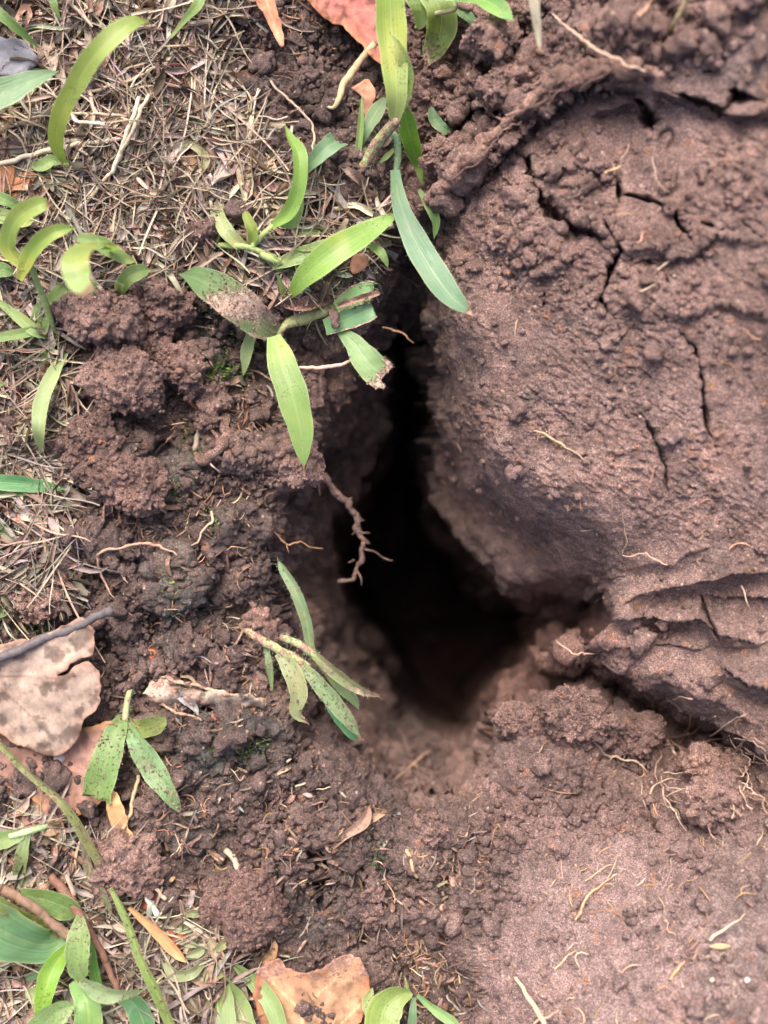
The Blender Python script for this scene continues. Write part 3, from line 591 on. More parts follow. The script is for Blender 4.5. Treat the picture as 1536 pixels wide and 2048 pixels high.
def tube(parent, pts, col=(.3, .2, .14), dirt=.2, name='stem', sides=9, n=None, mat=None, wob=.06, rel=True, label=None, cat=None, group=None, hair=0, kink=0, taper=True):
    cnt[0] += 1; L = np.hypot(*np.diff(np.array(pts, float)[:, :2], axis=0).T).sum(); n = n or int(np.clip(L / 5, 8, 110))
    Q, Pw, sc = path(pts, n, rel)
    if kink:
        ph = cnt[0] * 13.7; q = np.linspace(0, L, n)
        k1 = np.stack([vnoise(np.stack([q / 22 + ph, q * 0 + i * 9, q * 0], 1), 4) + .5 * vnoise(np.stack([q / 8 + ph, q * 0 + i * 9 + 4, q * 0], 1), 4) for i in range(3)], 1)
        Pw = Pw + k1 * kink * S * np.clip(np.minimum(q, L) / 20, 0, 1)[:, None]
    T, N_, B = frames(Pw); a = np.linspace(0, 2 * math.pi, sides, endpoint=False); r = np.clip(Q[:, 3], .4, None) * sc * (.78 if hair else 1)
    V = Pw[:, None] + ((N_[:, None] * np.cos(a)[None, :, None] + B[:, None] * np.sin(a)[None, :, None]) * r[:, None, None] * S)
    if wob:
        nz = fbm((V / S).reshape(-1, 3), max(4, float(r.mean()) * 2.2), 3, 9).reshape(n, sides); V = Pw[:, None] + (V - Pw[:, None]) * (1 + nz * wob * 2)[..., None]
    V = np.concatenate([V.reshape(-1, 3), Pw[:1] - T[:1] * r[0] * .3 * S, Pw[-1:] + T[-1:] * r[-1] * .6 * S])
    ix = np.arange(n * sides).reshape(n, sides); nx = np.roll(ix, -1, 1); Fc = np.stack([ix[:-1], nx[:-1], nx[1:], ix[1:]], -1).reshape(-1, 4)
    c0 = n * sides; Fc = np.concatenate([Fc, np.stack([ix[0][::-1], np.roll(ix[0], -1)[::-1], np.full(sides, c0), np.full(sides, c0)], 1), np.stack([ix[-1], nx[-1], np.full(sides, c0 + 1), np.full(sides, c0 + 1)], 1)])
    q4 = Fc[Fc[:, 2] != Fc[:, 3]]; q3 = Fc[Fc[:, 2] == Fc[:, 3]][:, :3]; Fa = np.concatenate([q4[:, [0, 1, 2]], q4[:, [0, 2, 3]], q3])
    uv = np.concatenate([np.stack(np.meshgrid(np.linspace(0, 1, sides), np.linspace(0, L / 30, n)), -1).reshape(-1, 2), [[.5, 0], [.5, 1]]])
    o_ = org(parent) if parent is not None else Pw[0]
    ob = mk(name, V, Fa, mat or M_ROOT, parent, attrs={'col': np.tile(col, (len(V), 1)), 'dirt': np.full(len(V), dirt), 'brown': np.zeros(len(V))}, uv=uv, origin=o_)
    if parent is None: tag(ob, label, cat, group)
    if hair:
        E = V[:n * sides]; Dr = E - np.repeat(Pw, sides, 0); Dr /= np.linalg.norm(Dr, axis=1, keepdims=True); hairs(ob, E, Dr + np.repeat(T, sides, 0) * .3, 11, int(hair * L * 1.1), o_)
    return ob
def plant(label, u, v, group='weed seedlings and grass tufts', cat='grass plant', name='grass_plant', dz=0):
    return thing(name, label, cat, W(u, v, float(gz(u, v)) + dz), group)

# ------------------------------------------------------------------ clods
def clod(u, v, rx, ry, rz, label, ang=0, mat=None, lift=.45, sub=5, rough=1.0, name='soil_clod', group='clods of soil', parent=None):
    T_, Fi = ico(sub); ca, sa = math.cos(-ang), math.sin(-ang); z0 = float(gz(u, v)) + rz * lift
    base = T_ * np.array([rx, ry, rz]); base = np.stack([base[:, 0] * ca - base[:, 1] * sa, base[:, 0] * sa + base[:, 1] * ca, base[:, 2]], 1).astype(np.float32)
    c = np.array([u, v, 0]); m = (rx + ry) / 2; p = base + c; nrm = T_ / np.array([rx, ry, rz]); nrm = np.stack([nrm[:, 0] * ca - nrm[:, 1] * sa, nrm[:, 0] * sa + nrm[:, 1] * ca, nrm[:, 2]], 1); nrm /= np.linalg.norm(nrm, axis=1, keepdims=True)
    d = fbm(p, m * 1.1, 3, 15) * m * .36 + fbm(p, m * .45, 3, 16) * m * .34 * rough + (1 - 2.4 * np.abs(fbm(p, m * .7, 2, 14))) * m * .12
    for wl, a in ((34, 9), (17, 7), (9, 3.6)):
        if wl < m * 1.5:
            g_, r_ = grains(p + np.stack([fbm(p, wl, 2, 18)] * 3, 1) * wl * .5, wl, 17 + wl); d = d + (g_ * (.4 + .6 * r_) - .4) * a * rough * sstep(-.3, .4, fbm(p, wl * 4, 2, 19))
    d = d + fbm(p, 14, 3, 23) * 10 * rough + vnoise(p / 4.5, 24) * 1.6
    d = d * np.clip(min(rx, ry, rz) * 1.6 / m, .5, 1); Vv = (base + nrm * d[:, None]) * S; loc = W(u, v, z0)
    kk = int(rx * ry / 14); top = np.where(T_[:, 2] > -.1)[0]; sel = rng.choice(top, kk); Tc, Fc_ = ico(2); rr = (rng.gamma(2.2, 1.0, kk) + 1.4)[:, None, None] * S
    cv = Tc[None] * rng.uniform(.6, 1.15, (kk, 1, 3)); cv = cv * (1 + .45 * vnoise((cv * 1.6 + rng.uniform(0, 900, (kk, 1, 1))).reshape(-1, 3), 5).reshape(kk, -1, 1)) * rr + Vv[sel][:, None] + nrm[sel][:, None] * rr * .3
    Fi = np.concatenate([Fi, (Fc_[None] + (np.arange(kk) * len(Tc))[:, None, None]).reshape(-1, 3) + len(Vv)]); Vv = np.concatenate([Vv, cv.reshape(-1, 3)])
    o = mk(name, Vv, Fi, mat or M_CLOD, parent, attrs=None)
    if parent is None: o.location = loc; tag(o, label, 'clod', group)
    else:
        o.location = Vector(loc) - parent.location
    return o
for a in [
    (205, 632, 84, 56, 60, 'round reddish clod between the green leaves and the paler flat clod', .15, None, .5, 6),
    (325, 610, 62, 46, 50, 'dark crumbly clod under the small green leaf, above the flat pinkish clod', .1, M_CLODD, .4, 6),
    (250, 765, 74, 66, 42, 'large flat pinkish clod in the middle of the left clod pile', .1, None, .7, 6),
    (290, 688, 56, 34, 40, 'rough brown clod bridging the two top clods of the pile', .3, M_CLODD, .5),
    (422, 815, 27, 62, 28, 'long narrow upright clod between the pile and the burrow', .1, None, .7),
    (372, 742, 34, 48, 30, 'small knobbly clod right of the flat pinkish clod', -.2, M_CLODD, .5),
    (182, 892, 62, 56, 50, 'dark crumbly clod beside the tip of the long hanging leaf', .2, M_CLODD, .45, 6),
    (268, 965, 70, 52, 45, 'wide dark clod at the bottom of the left clod pile', .1, M_CLODD, .35, 6),
    (133, 822, 26, 22, 20, 'small loose clod lying in the dead grass left of the pile', 0, None, .5),
    (406, 465, 29, 27, 26, 'small round dark red clod on the dead grass', 0, M_CLODD, .8),
    (668, 770, 38, 52, 30, 'clod clinging to the burrow edge under the drooping leaves', .2, None, .6),
    (596, 925, 52, 46, 45, 'crumbly clod on the burrow rim below the tip of the hanging leaf', .4, None, .5),
    (985, 78, 52, 34, 40, 'orange brown clod under the green leaf at the top', .1, None, 1.0),
    (1010, 165, 56, 30, 34, 'ragged clod beside the dark pit left of the clay slope', -.4, None, .5),
    (890, 312, 44, 34, 34, 'reddish clod behind the stem of the tall plant', -.3, None, .8),
    (245, 1735, 68, 66, 45, 'brown clod resting on the long dirty grass stem', .3, None, .8, 6),
    (1152, 1432, 74, 46, 45, 'smooth grey brown clod below the mouth of the burrow', .25, M_CLODD, .45, 6, .5),
    (1262, 1462, 58, 44, 42, 'rounded clod beside the black gap under the clay folds', 0, M_CLODD, .4, 6, .5),
    (1045, 1440, 52, 34, 34, 'low clod on the lower lip of the burrow', 0, M_CLODD, .4, 6, .5),
    (490, 1815, 88, 72, 35, 'flat dark clod above the orange dead leaf', .2, M_CLODD, .5, 6),
    (62, 1195, 56, 42, 26, 'pale matted clod above the big tan leaf', .4, M_ROOTSOIL, .5),
    (748, 1832, 24, 22, 20, 'small squarish clod on the dark mossy ground', .2, None, .9),
    (750, 1785, 20, 15, 16, 'tiny pinkish clod just above the squarish clod', .6, None, 1.0),
    (1440, 1600, 70, 42, 40, 'pinkish clod below the tangle of roots', .2, None, .4),
    (860, 1660, 34, 28, 26, 'small brown clod below the burrow lip', .2, None, .5),
    (820, 400, 30, 17, 16, 'soil lump at the lower end of the soil coated root', .3, None, .8)]:
    clod(*a)
# ------------------------------------------------------------------ dead grass litter
TH1 = [(-60, -60), (470, -60), (480, 60), (430, 130), (450, 210), (520, 260), (600, 330), (690, 370), (770, 410), (720, 560), (560, 570), (420, 545), (380, 580), (230, 560), (120, 610), (120, 700), (160, 790), (130, 900), (100, 1000), (60, 1080), (0, 1180), (-60, 1230)]
TH2 = [(-60, 1600), (70, 1610), (140, 1660), (240, 1700), (270, 1810), (430, 1850), (470, 1950), (500, 2110), (-60, 2110)]
TH3 = [(-40, 850), (160, 850), (110, 1120), (160, 1180), (-40, 1230)]
PALE, TAN, GRY, BRN, DRK, RED = (.50, .42, .33), (.37, .29, .22), (.30, .255, .22), (.20, .145, .115), (.085, .06, .05), (.22, .13, .09)
def strips(name, cen, ln, wd, pal, pr, zlo, zhi, label, cat, mat, nseg=8, curl=.5, ang=None, dirt=.15, tilt=.15, tw=1.0):
    N = len(cen); k = nseg + 1; s = np.linspace(-.5, .5, k); a0 = rng.uniform(0, 2 * math.pi, N) if ang is None else rng.normal(ang, .45, N)
    cu_ = rng.normal(0, curl, N) / 1.0; cu2 = rng.normal(0, curl * .8, N)
    h = a0[:, None] + cu_[:, None] * s * 2 + cu2[:, None] * np.sin(s * 7)
    st_ = ln[:, None] / nseg; u = cen[:, :1] + np.cumsum(np.cos(h) * st_, 1) - np.cos(h[:, :1]) * ln[:, None] / 2; v = cen[:, 1:] + np.cumsum(np.sin(h) * st_, 1) - np.sin(h[:, :1]) * ln[:, None] / 2
    zb = gz(u, v); zm = zb.mean(1, keepdims=True); z = zm * .55 + zb * .45 + rng.uniform(zlo, zhi, N)[:, None] + rng.normal(0, tilt, N)[:, None] * s * ln[:, None] - np.abs(s) ** 2 * ln[:, None] * rng.uniform(-.1, .35, N)[:, None]
    P = W(u, v, z); T = np.gradient(P, axis=1); T /= np.linalg.norm(T, axis=2, keepdims=True)
    ro = rng.uniform(-1.2, 1.2, N)[:, None] + rng.normal(0, tw, N)[:, None] * s * 2; up = np.array([0, 0, 1.0]) - T * T[..., 2:3]; up /= np.linalg.norm(up, axis=2, keepdims=True); B = np.cross(T, up)
    N2 = up * np.cos(ro)[..., None] + B * np.sin(ro)[..., None]; B2 = B * np.cos(ro)[..., None] - up * np.sin(ro)[..., None]
    w_ = wd[:, None] * (1 - (np.abs(s) * 2) ** 4 * rng.uniform(.1, 1.0, N)[:, None]) * .5 * S
    fo = rng.uniform(.2, 1.1, N)[:, None] * w_
    V = np.stack([P - B2 * w_[..., None] + N2 * fo[..., None], P - B2 * w_[..., None] * .5 , P + B2 * w_[..., None] * .5, P + B2 * w_[..., None] + N2 * fo[..., None]], 2)
    ix = np.arange(N * k * 4).reshape(N, k, 4); Fc = np.stack([ix[:, :-1, :-1], ix[:, :-1, 1:], ix[:, 1:, 1:], ix[:, 1:, :-1]], -1).reshape(-1, 4)
    c = np.array(pal)[rng.choice(len(pal), N, p=np.array(pr) / sum(pr))] * rng.uniform(.65, 1.3, (N, 1)) * rng.normal(1, .06, (N, 3))
    cc = np.repeat(np.clip(c, .02, .7), k * 4, 0); uv = np.stack([np.tile(np.array([0, .33, .66, 1.0]), N * k) + np.repeat(rng.uniform(0, 50, N), k * 4), np.tile(np.repeat(np.linspace(0, 4, k), 4), N)], 1)
    dd = np.repeat(np.clip(rng.normal(dirt, .15, N), 0, .6), k * 4)
    o = mk(name, V.reshape(-1, 3), Fc, mat, attrs={'col': cc, 'dirt': dd, 'brown': dd * 0}, uv=uv); return tag(o, label, cat, kind='stuff')
clump = lambda u, v: .12 + .88 * sstep(-.22, .22, fbm(np.stack([u, v, u * 0 + 77], 1), 120, 3, 88))
def many(polys): return np.concatenate([rand_in(p, n, clump) for p, n in polys])
c_ = many([(TH1, 4200), (TH2, 1100), (TH3, 520)])
strips('dry_thatch', c_, rng.gamma(4, 17, len(c_)) + 18, rng.gamma(3, 2.4, len(c_)) + 2.5, [PALE, TAN, GRY, BRN, DRK, RED], [3, 4, 7, 3, 2, .6], 0, 36, 'matted dry grass litter of brown and tan shreds', 'dry grass', M_STRAW, dirt=.3, curl=.2)
c_ = many([(TH1, 1700), (TH2, 450), (TH3, 190)])
strips('leaf_litter', c_, rng.gamma(4, 15, len(c_)) + 20, rng.gamma(3, 4.4, len(c_)) + 6, [TAN, GRY, BRN, DRK, RED], [3, 5, 4, 2, 1.5], 0, 28, 'broad shreds of rotting leaf sheath in the litter', 'leaf litter', M_LEAF, curl=.35, dirt=.42, tw=1.6)
c_ = many([(TH1, 1200), (TH2, 240), (TH3, 110)])
strips('fine_dry_grass', c_, rng.gamma(4, 30, len(c_)) + 30, rng.uniform(2.0, 4.5, len(c_)), [PALE, TAN, GRY, BRN, RED], [4, 5, 4, 2, 1], 16, 46, 'thin wiry dead grass strands lying on the litter', 'dry grass', M_STRAW, curl=.26, dirt=.12, nseg=12)
DK = [(380, 560), (560, 700), (640, 900), (540, 1000), (540, 1250), (620, 1420), (820, 1600), (980, 1620), (960, 2100), (420, 2100), (250, 1800), (330, 1650), (180, 1400), (200, 1150), (100, 1000), (200, 1000), (330, 1000), (340, 850)]
BARE = [(430, 0), (800, 0), (820, 380), (600, 320), (450, 210)]
c_ = many([(DK, 520), (BARE, 60), ([(520, 1540), (960, 1600), (950, 2090), (560, 2090)], 260)])
strips('soil_debris', c_, rng.gamma(3, 8, len(c_)) + 12, rng.gamma(2, 1.6, len(c_)) + 1.8, [TAN, GRY, BRN, RED, DRK, (.40, .24, .13)], [2, 3, 4, 3, 3, 1.5], 5, 18, 'bits of dead grass and bark trodden into the dark soil', 'plant debris', M_STRAW, dirt=.45, curl=.2)
# fine fibres, in the soil
c_ = many([(DK, 500), (CLAY, 80), ([(960, 1420), (1300, 1520), (1560, 1650), (1560, 2080), (900, 2080), (900, 1650)], 90), (BARE, 50)]); c_ = c_[(c_[:, 0] < 1570) & (c_[:, 1] > -30) & (c_[:, 1] < 2080)]
strips('fine_rootlets', c_, rng.gamma(3, 9, len(c_)) + 12, rng.uniform(1.0, 2.4, len(c_)), [(.42, .25, .14), (.45, .33, .22), (.30, .16, .09)], [3, 2, 3], 4, 14, 'hair fine rootlets and fibres in the soil', 'rootlets', M_ROOT, curl=.6, dirt=.15, nseg=8)
c_ = rand_in([(1040, 1700), (1560, 1680), (1560, 2080), (1000, 2080)], 48)
strips('fine_rootlets', c_, rng.gamma(4, 8, len(c_)) + 10, rng.uniform(1.5, 3.6, len(c_)), [(.36, .22, .13), (.42, .30, .21), (.32, .16, .09)], [3, 2, 2], 2, 8, 'short orange brown fibres pressed into the smooth clay', 'rootlets', M_ROOT, curl=.5, ang=-.9, dirt=.1)
# moss
mg = gA['moss'].reshape(UU.shape)[38:-38, 38:-38]
c_ = rand_in([(-40, 600), (840, 600), (840, 1800), (-40, 1800)], 900, lambda u, v: np.clip(samp(mg, u0, v0, st, u, v) * 1.2 - .25, 0, 1))
strips('moss', c_, rng.uniform(4, 10, len(c_)), rng.uniform(2, 4.5, len(c_)), [(.09, .15, .025), (.05, .09, .018), (.17, .23, .05)], [3, 3, 1], 3, 14, 'tiny green moss shoots in the cracks of the dark soil', 'moss', M_MOSS, nseg=4, curl=.4, dirt=0)

# ------------------------------------------------------------------ flat dead leaves
def leaf_sheet(name, outline, zf, col, label, cat='dead leaf', veins=(), parent=None, step=4.2, spots=.3, dirt=.2, vcol=None, edge=None, thick=1.3, group=None, mat=None):
    cnt[0] += 1; ph = cnt[0] * 37.0; a = np.array(outline, float); Q = []
    for i in range(len(a)):
        p, q = a[i], a[(i + 1) % len(a)]; k = max(1, int(np.hypot(*(q - p)) / step)); Q += [p + (q - p) * j / k for j in range(k)]
    Q = np.array(Q); Qs = (np.roll(Q, 1, 0) + 2 * Q + np.roll(Q, -1, 0)) / 4; r3 = np.stack([Qs[:, 0], Qs[:, 1], Qs[:, 0] * 0 + ph], 1)
    Qs = Qs + np.stack([fbm(r3, 16, 2, 51), fbm(r3, 16, 2, 52)], 1) * 5.5 + np.stack([fbm(r3, 60, 2, 63), fbm(r3, 60, 2, 64)], 1) * 5.0
    gx, gy = np.meshgrid(np.arange(a[:, 0].min(), a[:, 0].max(), step), np.arange(a[:, 1].min(), a[:, 1].max(), step)); gx = gx + (np.arange(gx.shape[0]) % 2)[:, None] * step * .5
    gx, gy = gx.ravel(), gy.ravel(); ok = sdf(Qs, gx, gy) > step * .6; I = np.stack([gx[ok], gy[ok]], 1)
    A2 = np.concatenate([Qs, I]); nb = len(Qs)
    res = geometry.delaunay_2d_cdt([Vector(p) for p in A2], [(i, (i + 1) % nb) for i in range(nb)], [list(range(nb))], 1, 1e-4)
    uvp = np.array([p[:] for p in res[0]]); Fc = np.array([f for f in res[2] if len(f) == 3]); u, v = uvp.T
    e = np.clip(sdf(Qs, u, v), 0, 999); p3 = np.stack([u, v, u * 0 + ph], 1); z = zf(u, v, e) + fbm(p3, 70, 3, 53) * 14 + (1 - 2 * np.abs(fbm(p3, 45, 2, 59))) * 5 + fbm(p3, 18, 2, 54) * 1.5
    c = np.tile(np.array(col, float), (len(u), 1)); nz = fbm(p3, 60, 4, 55)[:, None]; c *= 1 + nz * .5
    if edge is not None: c = c * (1 - .0) + (np.array(edge) - c) * (np.exp(-e / 9)[:, None] * .8)
    sp = sstep(.12, .35, fbm(p3, 26, 4, 56))[:, None] * spots; c = c * (1 - sp * .8)
    for vp, vw in veins:
        d, _, _ = seg(vp, u, v); f = np.exp(-(d / vw) ** 2)[:, None] * .75; c = c * (1 - f) + np.array(vcol or (.45, .33, .2)) * f; z += f[:, 0] * vw * .5
    Vw = W(u, v, z); o_ = org(parent) if parent is not None else Vw.mean(0)
    area = np.cross(Vw[Fc[:, 1]] - Vw[Fc[:, 0]], Vw[Fc[:, 2]] - Vw[Fc[:, 0]])[:, 2]; Fc[area < 0] = Fc[area < 0][:, ::-1]
    di = np.clip((dirt(u, v, e) if callable(dirt) else dirt) + fbm(p3, 80, 2, 57) * .12, 0, 1)
    ob = mk(name, Vw, Fc, mat or M_LEAF, parent, attrs={'col': np.clip(c, .01, .8), 'dirt': di, 'brown': di * 0}, uv=np.stack([u, v], 1) / 60, origin=o_)
    md = ob.modifiers.new('thickness', 'SOLIDIFY'); md.thickness = thick * S; md.offset = -1
    if parent is None: tag(ob, label, cat, group)
    return ob
fl = lambda base, lift=14, cx=0, cy=0, k=0, curl=0: (lambda u, v, e: base + lift + (u - cx) * k + curl * np.exp(-e / 16))
GD = 'dead leaves on the ground'
leaf_sheet('dead_leaf', [(-60, 1460), (60, 1480), (150, 1460), (225, 1440), (240, 1500), (232, 1570), (190, 1620), (120, 1650), (70, 1600), (-60, 1540)], fl(0, 20), (.27, .155, .125), 'pinkish dead leaf lying under the big tan leaf', veins=[([(125, 1450), (140, 1520), (150, 1640)], 3)], vcol=(.30, .14, .10), edge=(.45, .22, .08), group=GD)
leaf_sheet('dead_leaf', [(-60, 1310), (0, 1290), (90, 1268), (140, 1245), (165, 1235), (188, 1262), (190, 1300), (176, 1314), (150, 1324), (134, 1338), (116, 1350), (117, 1355), (138, 1345), (154, 1331), (180, 1323), (196, 1345), (203, 1375), (196, 1412), (170, 1440), (145, 1490), (110, 1513), (60, 1500), (0, 1470), (-60, 1450)],
    fl(0, 54, 60, 0, .04, 5), (.31, .235, .19), 'big tan dead leaf with a split edge under the black twig', veins=[([(-60, 1350), (110, 1356)], 2), ([(0, 1375), (60, 1430), (100, 1440)], 1.6), ([(110, 1356), (140, 1400)], 1.6)], vcol=(.16, .09, .06), edge=(.30, .17, .12), spots=.7, dirt=.32, group=GD)
leaf_sheet('dead_leaf', [(-60, 330), (20, 325), (60, 345), (100, 350), (122, 372), (105, 385), (108, 405), (80, 415), (40, 408), (-60, 400)], fl(0, 46), (.36, .155, .075), 'orange brown dead leaf at the left edge beside straw stalks', veins=[([(-60, 375), (110, 380)], 2)], vcol=(.5, .27, .14), group=GD)
leaf_sheet('dead_leaf', [(590, -60), (610, 0), (640, 25), (690, 60), (730, 100), (772, 135), (790, 120), (782, 60), (775, 0), (770, -60)], fl(-15, 45, 0, 0, 0, 4), (.33, .125, .105), 'red dead leaf behind the tall green blade at the top', veins=[([(670, -60), (700, 20), (735, 70), (775, 115)], 4), ([(700, 20), (740, 20), (770, 0)], 1.8), ([(660, -30), (640, 20)], 1.5)], vcol=(.62, .16, .12), edge=(.52, .24, .12), spots=.7, dirt=.08, group=GD)
leaf_sheet('dead_leaf', [(505, -60), (512, 0), (525, 30), (545, 62), (558, 92), (568, 92), (566, 70), (560, 40), (548, 0), (540, -60)], fl(-20, 55, 0, 0, 0, 8), (.42, .20, .12), 'narrow curled brown leaf hanging down over the bare soil at the top', veins=[([(525, -60), (535, 10), (562, 88)], 2.5)], group=GD)
leaf_sheet('dead_leaf', [(530, 2120), (520, 2050), (505, 1985), (514, 1950), (530, 1925), (556, 1915), (575, 1935), (604, 1948), (640, 1942), (668, 1922), (698, 1908), (720, 1918), (734, 1948), (742, 1985), (730, 2020), (715, 2060), (700, 2120)], fl(-20, 34, 0, 0, 0, 6), (.34, .20, .12), 'orange dead leaf at the bottom edge, rounded and spotted', veins=[([(620, 2120), (600, 2020), (540, 1960)], 2.5), ([(600, 2020), (680, 1950)], 1.6), ([(640, 2090), (720, 2010)], 1.6)], vcol=(.62, .42, .22), edge=(.40, .14, .07), spots=.5, dirt=lambda u, v, e: .22 + .42 * sstep(2000, 1930, v), group=GD)
leaf_sheet('dead_leaf', [(360, 1930), (400, 1960), (440, 2030), (450, 2120), (420, 2120), (395, 2050)], fl(0, 12), (.42, .20, .09), 'orange brown dead leaf half hidden by pale succulent leaves', group=GD)
leaf_sheet('dead_leaf', [(215, 1560), (232, 1590), (262, 1660), (285, 1710), (262, 1725), (235, 1690), (215, 1640), (205, 1590)], fl(0, 26, 0, 0, 0, 5), (.42, .24, .12), 'folded tan leaf edge between the dirty green leaf and the brown clod', group=GD)
leaf_sheet('dead_leaf', [(25, 1600), (60, 1595), (100, 1615), (96, 1645), (70, 1665), (28, 1655)], fl(0, 18), (.20, .15, .12), 'small grey leaf skeleton under the pink leaf', veins=[([(25, 1620 + i * 9), (100, 1612 + i * 10)], 1.2) for i in range(4)] + [([(40 + i * 12, 1595), (36 + i * 12, 1665)], 1.2) for i in range(5)], vcol=(.42, .34, .26), group=GD)
leaf_sheet('dead_leaf', [(265, 1800), (330, 1790), (400, 1815), (410, 1860), (360, 1890), (300, 1880), (262, 1840)], fl(0, 16), (.42, .13, .08), 'red dead leaf partly buried beside the orange splinter', dirt=.35, group=GD)
leaf_sheet('dead_leaf', [(375, 1460), (400, 1435), (440, 1425), (470, 1430), (480, 1450), (440, 1470), (400, 1480)], fl(-30, 26), (.36, .16, .10), 'small reddish leaf scrap below the curled white bark', dirt=.3, group=GD)
leaf_sheet('dead_leaf', [(-60, 560), (20, 550), (60, 570), (68, 610), (40, 640), (-60, 650)], fl(0, 8), (.34, .24, .18), 'faded brown leaf at the left edge under the grass shoots', group=GD)
leaf_sheet('dead_leaf', [(0, 1030), (-60, 1000), (-60, 940), (0, 950), (30, 1000), (22, 1035)], fl(0, 6), (.28, .11, .05), 'russet leaf scrap at the left edge above the matted clod', group=GD)
leaf_sheet('dead_leaf', [(715, 500), (735, 512), (738, 528), (722, 545), (705, 548), (700, 525)], fl(-60, 70, 0, 0, 0, 6), (.30, .15, .11), 'tiny curled brown leaf behind the wide pointed green leaf', group=GD)
leaf_sheet('dead_leaf', [(702, 175), (735, 160), (752, 185), (745, 215), (730, 240), (722, 225), (728, 200)], fl(-20, 34, 0, 0, 0, 4), (.34, .18, .12), 'thin brown leaf shred behind the small two leaved sprout', group=GD)
# grey bark / stone chip
leaf_sheet('bark_chip', [(-60, 75), (10, 72), (45, 78), (72, 105), (76, 122), (60, 140), (30, 148), (-60, 155)], fl(0, 62), (.17, .17, .195), 'flat grey bark chip at the upper left edge', cat='bark', thick=12, dirt=.12, spots=.25)
# curled whitish bark
t = thing('curled_bark', 'curled whitish strip of bark below the centre left, spotted with lichen', 'bark', W(400, 1395, float(gz(400, 1395))))
leaf_sheet('bark_shell', [(285, 1385), (300, 1362), (312, 1352), (335, 1356), (352, 1368), (380, 1370), (402, 1382), (440, 1378), (470, 1392), (500, 1390), (535, 1408), (532, 1422), (505, 1416), (480, 1420), (462, 1408), (440, 1412), (418, 1404), (400, 1412), (404, 1440), (396, 1447), (372, 1432), (352, 1426), (330, 1412), (300, 1400)], lambda u, v, e: -10 + 20 * np.cos((v - 1395) / 18) + 22 * fbm(np.stack([u, v, u * 0], 1), 34, 3, 58), (.27, .23, .20), None, cat=None, parent=t, edge=(.42, .33, .24), spots=1.0, dirt=.5, thick=5)
tube(t, [(322, 1354, 20, 2), (352, 1362, 28, 4), (400, 1374, 26, 3.4), (470, 1388, 28, 4), (534, 1412, 24, 2)], (.42, .30, .21), .5, 'bark_rim', mat=M_STRAW, kink=5, wob=.5)
tube(t, [(300, 1398, 20, 2), (345, 1420, 26, 3), (398, 1444, 24, 2)], (.38, .26, .18), .5, 'bark_rim', mat=M_STRAW, kink=4, wob=.5)
blade(t, [(352, 1385, 14, 10), (366, 1394, 18, 22), (388, 1412, 16, 18), (398, 1432, 14, 5)], (.30, .29, .28), .4, fold=.7, name='bark_flake', mat=M_STRAW)
o = leaf_sheet('bark_chip', [(332, 1425), (360, 1432), (392, 1448), (388, 1455), (350, 1450), (332, 1440)], fl(-30, 24), (.13, .13, .17), 'small blue grey bark chip under the curled white bark', cat='bark', thick=6, dirt=.1)

# ------------------------------------------------------------------ stones, seeds
def pebble(u, v, r, col, label, cat='pebble', name='pebble', group=None, sx=1, dz=6):
    T_, Fi = ico(4); d = fbm(T_ * 9 + u, 9, 3, 61) * .25 + fbm(T_ * 9 + u, 3, 2, 62) * .08; V = T_ * (1 + d[:, None]) * np.array([r * sx, r, r * .7]) * S; loc = W(u, v, float(gz(u, v)) + dz)
    o = mk(name, V, Fi, M_ROOT, attrs={'col': np.tile(col, (len(V), 1)), 'dirt': np.full(len(V), .12)}); o.location = loc; tag(o, label, cat, group); return o
pebble(153, 1149, 12, (.38, .12, .06), 'brick red pebble beside the yellow green sprout')
pebble(301, 1310, 11, (.46, .13, .05), 'orange red pebble among dry grass bits above the curled bark', sx=1.2)
pebble(118, 1518, 11, (.40, .35, .32), 'round white pebble at the edge of the big tan leaf')
pebble(1495, 1961, 5.5, (.45, .42, .38), 'small white grain at the lower right, the brighter one', 'grain', 'sand_grain')
pebble(1424, 1960, 5, (.34, .28, .23), 'small cream grain left of the bright white grain', 'grain', 'sand_grain')
pebble(646, 1842, 6, (.05, .06, .085), 'bluish dark pebble above the orange leaf', 'pebble', sx=1.3)
pebble(525, 1778, 11, (.38, .24, .17), 'tan pebble in the dark clod at the lower middle', 'pebble', sx=1.2, dz=14)
pebble(919, 1980, 7, (.60, .50, .42), 'pale grain in the loose soil right of the green leaf at the bottom', 'grain', 'sand_grain')
pebble(883, 1815, 8, (.42, .26, .19), 'tan crumb sized pebble beside the bottom crack', 'pebble')
def seed(u, v, l, wd, a, col, label):
    T_, Fi = ico(3); q = T_ * np.array([l, wd * 1.0, wd * .6]); q[:, 1] *= (1 - (T_[:, 0]) ** 2 * .6); ca, sa = math.cos(a), math.sin(a); q = np.stack([q[:, 0] * ca - q[:, 1] * sa, q[:, 0] * sa + q[:, 1] * ca, q[:, 2]], 1) * S
    o = mk('seed', q, Fi, M_STRAW, attrs={'col': np.tile(col, (len(q), 1)), 'dirt': np.zeros(len(q))}, uv=T_[:, :2] * .5); o.location = W(u, v, float(gzf(u, v)) + 7); tag(o, label, 'seed')
seed(1148, 1435, 15, 6, -.35, (.62, .58, .50), 'white pointed seed on the clod below the burrow mouth')
seed(583, 1625, 14, 5, 1.2, (.52, .46, .30), 'pale yellow seed in the dark soil at the lower middle')
seed(567, 1524, 18, 6, .35, (.45, .33, .24), 'tan seed husk on the dark mossy soil')
seed(1440, 1893, 20, 6, 0, (.50, .33, .18), 'straw coloured seed pressed into the clay at the lower right')
seed(430, 280, 9, 4, 0, (.62, .52, .36), 'cream seed on the litter below the bare soil')

